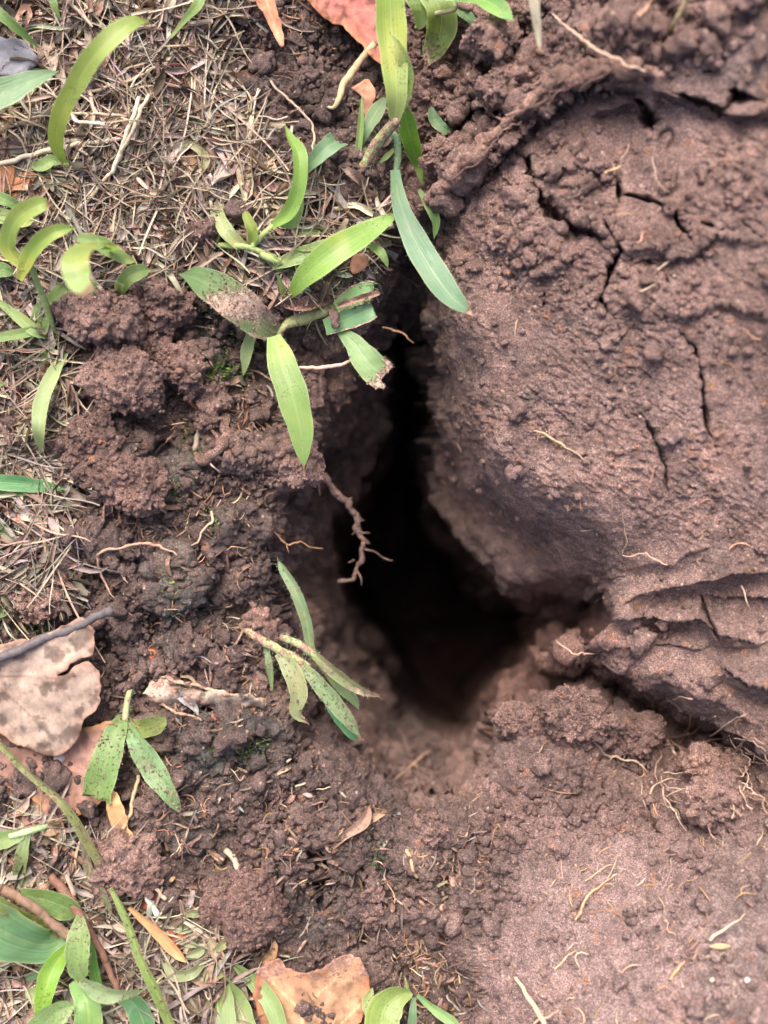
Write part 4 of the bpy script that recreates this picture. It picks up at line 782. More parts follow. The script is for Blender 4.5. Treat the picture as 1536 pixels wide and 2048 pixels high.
# ------------------------------------------------------------------ straws and twigs
def straw(pts, col, label, w_=6, cat='straw', name='straw', dirt=.06, group='straws lying on the litter', mat=None):
    P = [(p[0], p[1], p[2], w_ * (p[3] if len(p) > 3 else 1)) for p in pts]; P = [(a, b, c, max(d * .5, 1.2)) for a, b, c, d in P]
    return tube(None, P, col, dirt, name, mat=mat or M_STRAW, label=label, cat=cat, group=group, wob=.13, sides=8, kink=3 if w_ < 9 else 1.8)
straw([(-50, 345, 40), (100, 300, 45), (245, 275, 40)], (.55, .46, .34), 'long straight straw crossing under the tall curved blade', 10)
straw([(-50, 308, 28), (70, 298, 30), (150, 280, 32), (215, 255, 30)], (.40, .33, .24), 'thick greyish straw above the orange brown leaf', 17)
straw([(278, 195, 50), (262, 240, 52), (240, 300, 50), (225, 345, 45)], (.60, .53, .42), 'bright straw bending down through the litter, the left one of a touching pair', 9)
straw([(298, 190, 50), (270, 250, 55), (235, 320, 48), (190, 385, 40), (140, 432, 34)], (.52, .42, .30), 'long straw beside the bright one, reaching down to the curled leaf', 8)
straw([(140, 212, 66), (152, 240, 66), (210, 250, 60)], (.62, .58, .48), 'short white bent straw lying over the tall curved blade', 7)
straw([(-20, 270, 30), (60, 238, 40), (120, 228, 40), (180, 226, 40), (255, 235, 38)], (.46, .36, .26), 'thin straw crossing behind the tall curved blade', 6)
straw([(170, 185, 30), (240, 168, 34), (300, 142, 34), (340, 122, 30)], (.40, .32, .23), 'straw slanting up towards the slim blade at the top', 7)
straw([(540, 160, 20), (570, 195, 24), (600, 222, 26), (622, 255, 20), (630, 320, 14)], (.42, .31, .23), 'dry stalk on the bare soil left of the small sprout', 5)
straw([(752, 85, 70, .9), (715, 130, 60), (690, 165, 50), (680, 195, 44, .8), (668, 213, 40, .6), (655, 216, 38, .4)], (.46, .34, .20), 'hooked tan straw below the red dead leaf', 15)
straw([(445, 210, 16), (490, 238, 18), (500, 200, 22), (475, 160, 22)], (.44, .34, .25), 'looping thin straw at the edge of the bare soil', 4)
straw([(1375, -10, 60), (1355, 35, 45), (1335, 68, 30)], (.42, .32, .18), 'stiff straw leaning on the clay at the top right', 10, group=None)
straw([(1315, -15, 60), (1295, 15, 50), (1275, 34, 42)], (.50, .30, .20), 'blurred reddish straw at the top edge over the clay', 8, group=None)
straw([(240, 380, 20), (290, 435, 26), (325, 500, 26)], (.36, .26, .19), 'thin brown straw running down past the small oval leaf', 4)
straw([(520, 180, 12), (512, 190, 14), (500, 205, 12)], (.50, .42, .33), 'short pale straw tip on the bare soil', 5)
straw([(512, 232, 20), (540, 236, 22), (572, 238, 18)], (.50, .42, .33), 'short pale straw under the folded grass tip', 4)
straw([(0, 690, 14), (14, 740, 20), (20, 800, 18), (10, 850, 10)], (.45, .40, .33), 'bleached flat straw at the left edge below the shoots', 10)
straw([(78, 985, 14), (85, 1060, 20), (100, 1120, 18), (125, 1158, 14)], (.40, .28, .19), 'thick brown straw beside the yellow green sprout', 11)
straw([(112, 1030, 16), (118, 1070, 16), (115, 1120, 14)], (.36, .32, .25), 'greyish straw just right of the thick brown straw', 6)
straw([(345, 465, 10), (330, 480, 16), (350, 530, 14)], (.40, .31, .24), 'bent straw left of the dirty broad leaf', 4)
straw([(440, 700, 8), (410, 780, 14), (400, 850, 12), (390, 900, 8)], (.33, .27, .21), 'grey dead stalk between the clods and the long clod', 11)
straw([(20, 620, 20), (15, 570, 24), (30, 545, 24)], (.42, .36, .30), 'pale straw behind the left grass shoots', 6)
straw([(278, 1740, 30), (295, 1790, 34), (313, 1830, 30)], (.60, .54, .48), 'white frayed straw on the red buried leaf', 12)
straw([(295, 1745, 34), (318, 1785, 34), (328, 1800, 30)], (.48, .37, .27), 'frayed tan straw beside the white one on the red leaf', 8)
straw([(245, 1660, 30), (262, 1620, 26), (278, 1550, 20)], (.44, .32, .20), 'short straw under the pointed dirty leaf', 8)
straw([(450, 1700, 8), (470, 1720, 12), (478, 1760, 10)], (.46, .36, .26), 'flat straw scrap on the black soil at the lower left', 12)
straw([(812, 1700, 10), (825, 1730, 14), (835, 1755, 12)], (.45, .30, .18), 'orange brown straw piece on the mossy ground below the burrow', 8)
# black twig and brown twigs
straw([(-60, 1345, 84, 1.0), (60, 1290, 90, 1.1), (130, 1262, 90, 1.1), (190, 1235, 80, 1), (222, 1222, 74, 1.2)], (.10, .085, .085), 'hollow blackish twig lying across the big tan leaf', 17, 'twig', 'twig', .3, None, M_ROOT)
straw([(100, 1750, 50, 1), (140, 1800, 60, 1.4), (180, 1865, 60, .9), (215, 1930, 55, .9), (235, 1980, 50, .8)], (.17, .085, .06), 'dark brown twig between the bottom left leaves and the grass stem', 16, 'twig', 'twig', .3, None, M_ROOT)
straw([(130, 1745, 54, .8), (150, 1790, 60, 1)], (.50, .38, .28), 'pale splinter on top of the dark brown twig', 10, 'twig', 'twig', .1, None)
blade(None, [(258, 1815, 50, 8), (300, 1850, 54, 22), (345, 1895, 52, 26), (372, 1925, 46, 16)], (.46, .25, .12), .12, fold=.5, mat=M_STRAW, name='wood_splinter', label='long orange wood splinter pointing down to the succulent leaves', cat='splinter')
straw([(0, 1775, 120), (50, 1805, 120), (95, 1835, 110), (135, 1870, 90)], (.24, .15, .10), 'blurred brown stalk over the big blue green leaf', 20, 'twig', 'twig', .35, None, M_ROOT)
straw([(1030, 1955, 26, .6), (1060, 2000, 34, 1), (1095, 2060, 36, 1.1)], (.48, .32, .20), 'tan root piece leaning up from the bottom edge right of the middle', 10, 'root', 'root', .1, None, M_ROOT)
straw([(1120, 2020, 30, .5), (1090, 2035, 34, .8), (1050, 2060, 34, .8)], (.40, .25, .17), 'small branch root crossing the tan root piece at the bottom edge', 6, 'root', 'root', .1, None, M_ROOT)
for (x, y, a, ln, wd, c, lb) in [(535, 1100, 0, 0, 0, 0, 0)]: pass
def flake(pts, col, label, dirt=.3, fold=.7, name='bark_flake'): return blade(None, pts, col, dirt, fold=fold, mat=M_STRAW, name=name, label=label, cat='plant debris', wav=.15, group='bark and sheath scraps')
flake([(660, 1700, 6, 6), (690, 1670, 16, 20), (725, 1645, 20, 26), (740, 1610, 14, 10)], (.30, .19, .14), 'curled brown scrap standing on the soil below the burrow')
flake([(735, 1650, 10, 6), (760, 1625, 22, 20), (780, 1605, 16, 8)], (.34, .22, .15), 'shorter curled scrap right of the brown one below the burrow')
flake([(90, 60, 20, 18), (105, 110, 28, 30), (120, 150, 26, 24), (135, 165, 14, 10)], (.36, .28, .22), 'broad grey brown sheath left of the tall curved blade')
flake([(165, 140, 16, 22), (178, 90, 26, 22), (176, 30, 24, 14)], (.32, .25, .19), 'upright grey sheath behind the tall curved blade')
flake([(390, 20, 20, 30), (430, 25, 26, 36), (480, 14, 20, 20)], (.33, .25, .19), 'thick bark piece at the top edge left of the narrow brown leaf')
flake([(355, 55, 20, 8), (400, 62, 30, 22), (422, 95, 24, 14), (415, 120, 14, 4)], (.34, .28, .24), 'arched grey sheath below the slim blade at the top')
flake([(30, 45, 60, 10), (50, 20, 70, 18), (60, 30, 66, 14), (55, 50, 60, 6)], (.38, .22, .16), 'small curled brown scrap over the grey bark chip')
flake([(340, 175, 20, 14), (345, 205, 26, 14), (352, 235, 20, 8)], (.44, .34, .26), 'frayed tan sheath standing in the litter')
flake([(120, 345, 16, 20), (150, 370, 30, 34), (165, 395, 22, 22), (150, 420, 12, 8)], (.30, .22, .18), 'crumpled brown sheath below the hairy base of the tall blade')
flake([(550, 1550, 10, 6), (575, 1535, 14, 12), (590, 1530, 8, 4)], (.42, .30, .20), 'tiny tan scrap beside the mossy patch')
flake([(130, 280, 16, 14), (90, 285, 22, 24), (40, 262, 20, 22), (0, 268, 10, 10)], (.24, .18, .15), 'dark grey sheath lying above the thick greyish straw')
flake([(60, 1690, 8, 8), (75, 1720, 14, 22), (70, 1760, 10, 12)], (.26, .15, .10), 'dark brown scrap behind the drooping leaf at the lower left')
flake([(560, 345, 10, 10), (590, 375, 18, 22), (640, 385, 16, 20), (665, 400, 8, 6)], (.34, .22, .17), 'reddish sheath in front of the tall plant base')
flake([(715, 370, 10, 12), (735, 390, 20, 26), (745, 415, 14, 10)], (.30, .19, .15), 'shell shaped brown sheath below the tall plant')
flake([(680, 330, 12, 8), (705, 350, 22, 22), (725, 370, 16, 18), (700, 385, 8, 6)], (.26, .18, .14), 'brown sheath wrapped round the tall plant base')
# ------------------------------------------------------------------ living plants
HB = (.24, .30, .11)
edge_d = lambda k, e=.12: (lambda t, s: k + e * np.abs(s) ** 3)
end_d = lambda a, b, c=.6: (lambda t, s: a + (b - a) * sstep(c, 1, t))
beg_d = lambda a, b, c=.5: (lambda t, s: a + (b - a) * sstep(c, 0, t))
# tall curved blade, top left
p = plant('tall curved yellow green blade with a small leaf at its hairy base, top left', 150, 335)
tube(p, [(180, 345, 4, 9), (150, 338, 22, 11), (128, 326, 40, 7)], HB, .25, 'stem', hair=1.2)
blade(p, [(130, 328, 40, 10), (113, 285, 90, 34), (122, 230, 150, 44), (155, 165, 210, 46), (190, 110, 240, 46), (235, 65, 250, 44), (275, 42, 235, 30), (305, 48, 215, 12)], (.28, .40, .09), .14, 0, .5, fold=.22, hair=.4, roll=[0, 12, -8])
blade(p, [(128, 325, 40, 6), (105, 322, 50, 26), (85, 332, 50, 28), (58, 332, 40, 6)], G1, .02, 0, .0, fold=.4, hair=.7)
blade(None, [(-60, 215, 130, 56), (0, 190, 130, 66), (60, 162, 120, 44), (118, 142, 100, 6)], G2, .18, .05, .1, fold=.2, hair=.3, name='grass_shoot', label='wide green blade tip entering from the left under the grey bark chip', cat='grass blade')
blade(None, [(-30, 0, 70, 20), (0, 28, 80, 24), (40, 62, 70, 18), (80, 98, 40, 5)], G3, .1, 0, .3, name='grass_shoot', label='thin green blade slanting in from the top left corner', cat='grass blade')
blade(None, [(410, -30, 70, 20), (395, 10, 70, 24), (370, 40, 60, 14), (350, 65, 50, 8), (318, 100, 40, 5)], G1, .05, 0, .0, name='grass_shoot', label='slim pointed green blade at the top edge over the litter', cat='grass blade', point=False)
blade(None, [(104, -20, 50, 20), (108, 8, 50, 18), (118, 45, 30, 8)], G1, .05, 0, .1, name='grass_shoot', label='short bright green blade stub at the top edge', cat='grass blade')
blade(None, [(270, 501, 8, 5), (272, 478, 22, 28), (262, 450, 30, 30), (252, 424, 34, 8)], G2, .03, 0, .0, fold=.25, name='grass_shoot', label='small oval green leaf growing alone in the dead grass', cat='leaf', point=False)
blade(None, [(256, 240, 14, 16), (258, 215, 24, 22), (262, 188, 28, 8)], G2, .1, 0, 0, name='grass_shoot', label='small green leaf in the litter, nearly hidden behind the bright straws', cat='leaf')
blade(None, [(306, 228, 10, 22), (322, 212, 18, 26), (330, 190, 20, 14)], G2, .2, 0, 0, name='grass_shoot', label='small bluish leaf under the frayed tan sheath', cat='leaf')
# left cluster
p = plant('green tuft at the left edge with browning curled tips, one tip towards the camera', 105, 665)
tube(p, [(110, 672, 10, 9), (92, 610, 60, 9), (72, 560, 110, 8), (62, 530, 150, 7)], HB, .12, 'stem', hair=.5)
blade(p, [(62, 540, 150, 20), (18, 500, 170, 36), (30, 445, 200, 44), (75, 412, 210, 40), (108, 408, 200, 14)], (.26, .38, .09), .08, .12, .8, fold=.35)
blade(p, [(40, 560, 150, 16), (62, 510, 170, 40), (105, 468, 190, 36), (152, 455, 180, 8)], (.28, .42, .10), .06, .1, .3, fold=.5)
blade(p, [(232, 500, 120, 30), (205, 490, 200, 40), (175, 495, 300, 50), (152, 520, 380, 62), (158, 560, 400, 56), (180, 585, 400, 22)], (.30, .43, .14), .05, .05, .9, fold=.15, point=False)
blade(p, [(155, 475, 140, 20), (200, 488, 130, 34), (245, 515, 100, 26), (275, 525, 80, 4)], G1, .05, 0, .0)
blade(p, [(90, 615, 40, 20), (130, 585, 50, 44), (180, 578, 40, 36), (215, 590, 20, 10)], G3, .05, 0, .0, fold=.2, hair=.4)
blade(p, [(108, 672, 14, 14), (72, 662, 40, 26), (38, 635, 50, 24), (-20, 590, 50, 6)], G1, .05, 0, 0, hair=.4)
blade(p, [(108, 662, 16, 14), (60, 665, 45, 22), (0, 675, 60, 20), (-40, 680, 60, 8)], G1, .12, 0, 0, hair=.5)
blade(p, [(110, 672, 14, 14), (98, 700, 30, 24), (90, 725, 30, 18), (85, 748, 20, 4)], (.28, .42, .14), .08, 0, 0, hair=.3)
blade(p, [(135, 698, 10, 12), (108, 745, 55, 30), (85, 800, 80, 34), (78, 860, 70, 30), (82, 910, 40, 4)], G4, .1, 0, .25, fold=.25, hair=.4)
blade(p, [(60, 700, 6, 30), (80, 650, 20, 46), (85, 600, 24, 30)], G3, .1, 0, 0)
p = plant('low green leaves at the left edge beside the blurred stem', -20, 530)
blade(p, [(-50, 545, 40, 24), (0, 540, 60, 36), (30, 548, 40, 8)], G3, .05); blade(p, [(-30, 420, 60, 20), (10, 430, 60, 26), (45, 445, 60, 24), (70, 440, 50, 6)], G1, .05); blade(p, [(-40, 380, 50, 20), (10, 400, 60, 26), (50, 418, 50, 10)], G3, .08, hair=.5); blade(p, [(-40, 440, 50, 20), (10, 438, 60, 20), (48, 425, 50, 6)], G1, .05, hair=.4); blade(p, [(55, 418, 30, 10), (58, 405, 36, 16), (52, 392, 36, 4)], G3, .05)
p = plant('two small green leaves standing behind the dark crumbly clod', 245, 600)
blade(p, [(238, 598, 20, 10), (250, 562, 60, 34), (275, 545, 60, 36), (302, 540, 50, 10)], G3, .12, 0, 0, fold=.3, hair=.3); blade(p, [(240, 600, 20, 10), (240, 570, 50, 22), (246, 552, 50, 8)], G1, .12)
blade(None, [(-40, 962, 60, 30), (20, 966, 60, 36), (80, 972, 50, 28), (136, 978, 34, 4)], (.10, .30, .12), .03, 0, .2, fold=.25, name='grass_shoot', label='straight green blade pointing right from the left edge', cat='grass blade')
blade(None, [(-40, 985, 40, 20), (30, 986, 40, 16), (85, 988, 30, 4)], (.14, .36, .14), .03, name='grass_shoot', label='thin blade tip under the straight green blade', cat='grass blade')
blade(None, [(-40, 770, 40, 14), (0, 768, 40, 12), (12, 764, 30, 4)], G1, .03, name='grass_shoot', label='bright blade tip just entering at the left edge', cat='grass blade')
p = plant('small fuzzy green sprout at the left edge above the matted clod', -10, 1070)
blade(p, [(-40, 1060, 30, 20), (0, 1056, 30, 26), (30, 1070, 20, 8)], G3, .25, hair=.8); blade(p, [(-40, 1095, 24, 20), (0, 1092, 24, 22), (28, 1082, 16, 6)], G3, .25, hair=.8)
blade(None, [(-40, 1225, 40, 30), (0, 1220, 40, 34), (25, 1212, 30, 10)], G3, .35, .1, .3, name='grass_shoot', label='dirty green leaf tip at the left edge below the matted clod', cat='leaf')
blade(None, [(132, 1172, 8, 5), (128, 1155, 20, 10), (133, 1135, 24, 5)], (.42, .45, .04), .02, 0, 0, fold=.5, name='sprout', label='tiny yellow green sprout beside the brick red pebble', cat='sprout', point=False)
# tall plant, top centre
p = plant('tall plant at the top centre with a blue green leaf drooping towards the burrow', 725, 335)
tube(p, [(716, 352, -30, 8), (722, 340, 0, 13), (745, 300, 50, 14), (775, 262, 110, 14), (795, 240, 150, 13)], (.26, .31, .13), .58, 'stem', hair=1.0)
tube(p, [(778, 262, 90, 7), (792, 275, 96, 9), (796, 310, 90, 9), (792, 345, 80, 8)], (.30, .42, .20), .1, 'leaf_stalk', hair=.5)
blade(p, [(790, 240, 150, 22), (793, 190, 165, 48), (788, 120, 175, 60), (782, 50, 185, 68), (778, -50, 190, 60)], (.30, .45, .10), lambda t, s: .1 + .14 * np.exp(-((s - .3) / .3) ** 2), 0, 0, fold=.3, hair=.3, point=False, base_col=HB)
blade(p, [(790, 238, 150, 10), (806, 200, 150, 34), (815, 150, 170, 34), (800, 100, 190, 24), (780, 66, 200, 4)], G1, .04, 0, .1, roll=[-10, -35], fold=.3)
blade(p, [(800, 200, 150, 20), (812, 240, 120, 42), (824, 290, 90, 38), (838, 335, 70, 20), (846, 372, 50, 4)], (.15, .34, .06), .05, 0, 0, roll=15, fold=.4, hair=.3)
blade(p, [(790, 340, 80, 20), (797, 395, 80, 32), (815, 450, 90, 46), (855, 525, 110, 60), (900, 590, 130, 50), (952, 636, 140, 5)], (.135, .285, .165), end_d(.08, .5, .85), 0, .9, fold=.22, hair=.35, rel=False)
blade(p, [(838, 380, 10, 8), (862, 420, 20, 22), (872, 445, 20, 18), (868, 478, 10, 5)], G3, .12, 0, 0, rel=False)
p = plant('small two leaved sprout left of the tall plant', 716, 320)
blade(p, [(712, 325, 4, 14), (718, 290, 30, 18), (722, 240, 50, 16), (724, 186, 60, 3)], G1, .05, 0, 0, fold=.9, hair=.2); blade(p, [(722, 290, 20, 8), (735, 255, 50, 26), (755, 220, 60, 32), (770, 196, 56, 8)], G2, .16, 0, 0, fold=.2, hair=.2, point=False); blade(p, [(712, 325, 4, 10), (726, 310, 14, 14), (730, 285, 18, 6)], G3, .1)
blade(None, [(760, 325, 14, 6), (775, 312, 22, 12), (790, 296, 24, 6)], G1, .1, name='grass_shoot', label='short slim blade behind the stem of the tall plant', cat='grass blade')
# top right of the plant
p = plant('folded green leaves at the top right of the tall plant, dusty', 850, 10)
blade(p, [(850, -30, 60, 50), (880, 20, 70, 70), (880, 70, 60, 64), (862, 110, 40, 40), (852, 138, 20, 8)], (.22, .34, .10), lambda t, s: .18 + .2 * sstep(.3, .9, t), .12, .2, fold=.35, wav=.1)
blade(p, [(820, -20, 90, 50), (842, 20, 80, 40), (838, 60, 60, 14)], G1, .08, 0, 0)
blade(p, [(880, -10, 90, 30), (940, -8, 110, 34), (990, 12, 120, 44), (1028, 42, 110, 10)], (.20, .44, .12), .03, 0, 0, fold=.2, wav=.12)
blade(p, [(900, 0, 40, 20), (930, 30, 40, 26), (962, 55, 30, 8)], G2, .12)
tube(p, [(832, 55, 40, 4), (865, 30, 76, 5), (905, 20, 90, 5), (915, 12, 90, 3)], (.40, .34, .2), .2, 'stem', mat=M_STRAW)
blade(None, [(862, 215, 30, 10), (868, 238, 34, 24), (888, 258, 30, 22), (908, 266, 20, 6)], G2, .15, 0, .4, fold=.2, name='grass_shoot', label='small bluish leaf left of the clay slope, beside the tall plant', cat='leaf')
blade(None, [(1062, -40, 200, 20), (1070, 20, 190, 22), (1076, 70, 180, 14), (1080, 104, 170, 3)], (.45, .42, .36), .02, .0, .0, fold=.3, name='grass_shoot', label='pale pink tipped blade hanging from the top edge before the clay', cat='grass blade')
# two stemmed tuft
p = plant('forked grass shoot with a folded pointed blade, right of the small red clod', 505, 492)
tube(p, [(424, 488, -10, 4), (436, 490, 16, 7), (470, 492, 36, 8), (500, 495, 36, 8), (530, 508, 30, 7)], HB, .12, 'stem', hair=.5)
tube(p, [(505, 492, 36, 8), (525, 470, 44, 7), (545, 452, 54, 8)], HB, .1, 'stem', hair=.5)
blade(p, [(545, 455, 54, 20), (580, 425, 70, 36), (598, 370, 84, 34), (598, 310, 90, 34), (580, 275, 80, 20), (568, 246, 70, 3)], (.24, .42, .09), .06, 0, .4, fold=.5, hair=.2, roll=[-20, 10, 25])
blade(p, [(560, 450, 50, 10), (585, 445, 56, 24), (598, 410, 60, 20), (602, 370, 60, 6)], G1, .05, 0, 0, roll=30)
blade(p, [(600, 350, 30, 14), (625, 325, 50, 30), (655, 295, 60, 42), (685, 275, 54, 46)], G2, .16, 0, .2, torn=True, fold=.35, point=False, hair=.2)
blade(p, [(600, 350, 40, 8), (608, 335, 46, 14), (622, 318, 46, 4)], G1, .05)
blade(p, [(482, 492, 36, 26), (455, 465, 44, 34), (436, 430, 40, 30), (432, 395, 34, 30)], (.36, .44, .20), end_d(.1, .45, .4), 0, 0, fold=.35, torn=True, point=False)
blade(p, [(502, 494, 36, 14), (506, 465, 50, 26), (494, 435, 54, 20), (490, 420, 50, 5)], (.26, .36, .08), .06, .2, .5, fold=.5)
blade(p, [(580, 470, 20, 12), (620, 464, 30, 20), (660, 466, 26, 18), (690, 474, 14, 6)], G1, .14, 0, 0)
blade(None, [(440, 390, 14, 10), (425, 365, 24, 20), (412, 350, 22, 6)], G2, .2, name='grass_shoot', label='little blue green leaf between the curled dirty leaf and the forked shoot', cat='leaf')
blade(None, [(360, 288, 20, 14), (385, 292, 34, 16), (412, 315, 40, 18), (405, 335, 34, 14), (375, 342, 26, 14), (352, 352, 16, 5)], (.40, .42, .24), .30, .05, .2, fold=.4, name='grass_shoot', label='pale dirty leaf curled into a hook on the litter', cat='leaf')
# wide pointed leaf
p = plant('wide pointed light green leaf reaching to the burrow edge, with smaller leaves at its base', 580, 590)
tube(p, [(520, 508, 34, 7), (548, 520, 44, 8), (575, 530, 40, 7)], HB, .1, 'stem')
blade(p, [(578, 598, 24, 6), (595, 570, 60, 34), (635, 530, 90, 60), (690, 490, 110, 62), (750, 455, 120, 44), (806, 420, 126, 3)], (.27, .46, .10), .06, 0, .2, fold=.22, hair=.35, roll=[0, -12])
blade(p, [(545, 535, 40, 12), (580, 520, 50, 32), (640, 500, 56, 40), (700, 480, 56, 20)], G1, .06, 0, 0)
blade(p, [(535, 505, 40, 6), (550, 520, 50, 16), (562, 545, 40, 12)], G1, .06)
blade(p, [(735, 490, 40, 8), (756, 500, 50, 20), (768, 515, 50, 16), (776, 535, 40, 4)], G1, .05, rel=False)
blade(p, [(575, 605, 14, 12), (566, 580, 40, 16), (553, 545, 56, 4)], (.24, .36, .12), .2, 0, .1, hair=.6, fold=.5)
# central plant
p = plant('central grass plant caked with soil, its blades spread over the burrow edge', 545, 672)
tube(p, [(690, 600, 20, 12), (640, 625, 26, 16), (590, 640, 30, 16), (550, 668, 34, 12)], (.32, .33, .15), .42, 'stem', hair=.4, wob=.25)
blade(p, [(680, 585, 24, 14), (640, 602, 34, 34), (600, 612, 30, 36), (552, 598, 14, 22)], (.30, .2, .14), .62, name='dead_sheath', mat=M_STRAW, fold=.9, wav=.2, torn=True, point=False)
blade(p, [(560, 672, 40, 34), (520, 645, 60, 66), (465, 600, 80, 80), (405, 562, 84, 62), (358, 548, 76, 14)], (.22, .38, .16), lambda t, s: .41 - .34 * sstep(.62, .95, t) - .06 * np.sin(t * 11 + s * 2) , 0, .0, fold=.12, hair=.3)
blade(p, [(548, 672, 44, 30), (562, 720, 60, 60), (585, 790, 70, 68), (602, 860, 60, 54), (606, 905, 50, 30), (608, 942, 40, 3)], (.27, .44, .13), edge_d(.14, .14), 0, .7, fold=.18, hair=.5, base_col=(.25, .42, .08), rel=False)
blade(p, [(505, 665, 40, 22), (494, 700, 46, 28), (490, 730, 40, 16), (486, 752, 34, 3)], G4, .18, 0, .3, hair=.3)
blade(p, [(545, 680, 48, 8), (552, 695, 54, 14), (556, 708, 50, 4)], (.4, .5, .3), .05, fold=.7)
blade(p, [(672, 615, 20, 26), (700, 598, 36, 40), (730, 585, 44, 48), (758, 588, 46, 50)], (.20, .42, .16), edge_d(.16, .3), 0, .2, torn=True, point=False, fold=.2, rel=False)
blade(p, [(650, 655, 10, 36), (690, 640, 30, 44), (730, 622, 40, 52), (760, 610, 40, 40)], (.16, .38, .18), edge_d(.14, .3), 0, .2, torn=True, point=False, fold=.15, hair=.2, rel=False)
blade(p, [(676, 612, 44, 12), (710, 601, 56, 16), (758, 586, 60, 14)], (.3, .2, .14), .62, name='dead_sheath', mat=M_STRAW, fold=.8, rel=False, wav=.2, point=False)
blade(p, [(676, 658, 16, 16), (706, 685, 30, 40), (733, 722, 40, 62), (765, 752, 40, 66), (782, 765, 36, 60)], (.25, .42, .17), lambda t, s: .14 + .36 * sstep(.55, 1, t) + .1 * np.abs(s) ** 3, 0, .1, torn=True, point=False, fold=.2, hair=.3, rel=False)
tube(p, [(662, 622, 46, 7), (668, 638, 50, 11), (672, 654, 42, 7)], (.3, .19, .14), .5, 'soil_knot', mat=M_CLOD, wob=.5, rel=False)
tube(p, [(598, 735, 0, 3), (640, 738, 4, 4), (675, 732, 6, 4), (705, 722, 0, 3)], (.45, .30, .24), .2, 'root', kink=3, rel=False)
# hanging plant on the left wall of the burrow
p = plant('soil dusted grass shoot lying over the left rim of the burrow', 500, 1265)
HZ = -40
tube(p, [(482, 1250, HZ - 30, 6), (492, 1257, HZ - 6, 10), (530, 1285, HZ + 10, 12), (580, 1310, HZ + 16, 12), (620, 1335, HZ + 16, 8)], (.26, .28, .13), .56, 'stem', hair=1.0, rel=False, wob=.12, kink=2)
tube(p, [(560, 1275, HZ + 6, 9), (600, 1290, HZ + 14, 11), (640, 1318, HZ + 16, 9)], (.24, .30, .14), .54, 'stem', hair=1.0, rel=False, wob=.12, kink=2)
blade(p, [(622, 1300, HZ + 10, 20), (612, 1240, HZ + 20, 26), (590, 1180, HZ + 20, 26), (566, 1140, HZ + 10, 18), (554, 1114, HZ, 3)], (.22, .37, .20), .26, 0, .3, fold=.6, hair=.6, rel=False)
blade(p, [(532, 1290, HZ, 12), (538, 1325, HZ + 10, 16), (542, 1355, HZ + 6, 12), (544, 1384, HZ, 3)], (.25, .38, .20), .28, 0, .2, fold=.5, hair=.5, rel=False)
blade(p, [(560, 1305, HZ + 20, 26), (585, 1345, HZ + 30, 42), (598, 1385, HZ + 30, 40), (592, 1425, HZ + 24, 24), (618, 1448, HZ + 16, 6)], (.34, .40, .21), .26, .06, .9, fold=.3, hair=.4, rel=False)
blade(p, [(600, 1325, HZ + 20, 18), (640, 1370, HZ + 30, 34), (685, 1425, HZ + 30, 34), (722, 1476, HZ + 20, 6)], (.24, .38, .19), .34, 0, .3, fold=.35, hair=.4, rel=False)
blade(p, [(630, 1310, HZ + 20, 20), (675, 1350, HZ + 30, 28), (720, 1380, HZ + 30, 20), (762, 1394, HZ + 20, 3)], (.26, .36, .16), .36, 0, .3, fold=.7, hair=.5, rel=False)
blade(p, [(640, 1325, HZ, 16), (680, 1370, HZ - 4, 26), (705, 1395, HZ - 10, 22), (718, 1420, HZ - 16, 5)], G5, .25, 0, 0, hair=.6, rel=False)
blade(p, [(655, 1400, HZ - 10, 20), (675, 1430, HZ - 8, 26), (700, 1465, HZ - 10, 20), (714, 1482, HZ - 20, 8)], (.10, .36, .16), .15, 0, 0, hair=.2, rel=False)
clod(525, 1248, 34, 22, 20, None, .6, M_ROOTSOIL, .7, 4, 1.5, 'clinging_soil', parent=p)
# lower left dirty plant
p = plant('dirty grass seedling with two long drooping leaves, right of the big tan leaf', 252, 1420)
tube(p, [(268, 1362, -24, 3), (262, 1374, 4, 6), (255, 1400, 30, 8), (250, 1440, 44, 9)], (.30, .30, .16), .4, 'stem', hair=1.6)
blade(p, [(246, 1432, 44, 20), (230, 1470, 60, 50), (210, 1530, 66, 66), (196, 1580, 60, 66), (192, 1618, 50, 60)], (.20, .38, .11), .31, 0, .2, fold=.2, torn=True, point=False, hair=.5)
blade(p, [(253, 1448, 44, 12), (272, 1485, 56, 40), (305, 1535, 60, 54), (340, 1590, 54, 36), (364, 1632, 40, 4)], (.20, .42, .17), .33, 0, .8, fold=.2, hair=.2)
blade(p, [(258, 1440, 40, 12), (280, 1455, 44, 36), (308, 1450, 44, 44), (332, 1432, 36, 26)], (.24, .34, .08), .33, .05, .1, fold=.2, hair=.3)
# long stem bottom left
p = plant('long narrow grass stem running from the left edge down to the bottom edge', 200, 1720, cat='grass stem')
blade(p, [(-30, 1455, 60, 14), (50, 1540, 76, 16), (120, 1600, 84, 20), (160, 1655, 86, 24), (200, 1725, 80, 22)], (.27, .34, .13), .34, .1, 0, fold=.6, point=False, name='stem')
blade(p, [(222, 1775, 80, 10), (252, 1835, 90, 20), (280, 1915, 96, 22), (312, 1980, 96, 26), (352, 2070, 90, 24)], (.23, .36, .10), .3, .1, 0, fold=.7, point=False, name='stem')
blade(p, [(152, 1650, 80, 10), (168, 1690, 74, 14), (180, 1740, 66, 22), (208, 1790, 60, 20), (225, 1830, 50, 8)], (.28, .34, .18), .36, .1, .2, fold=.5)
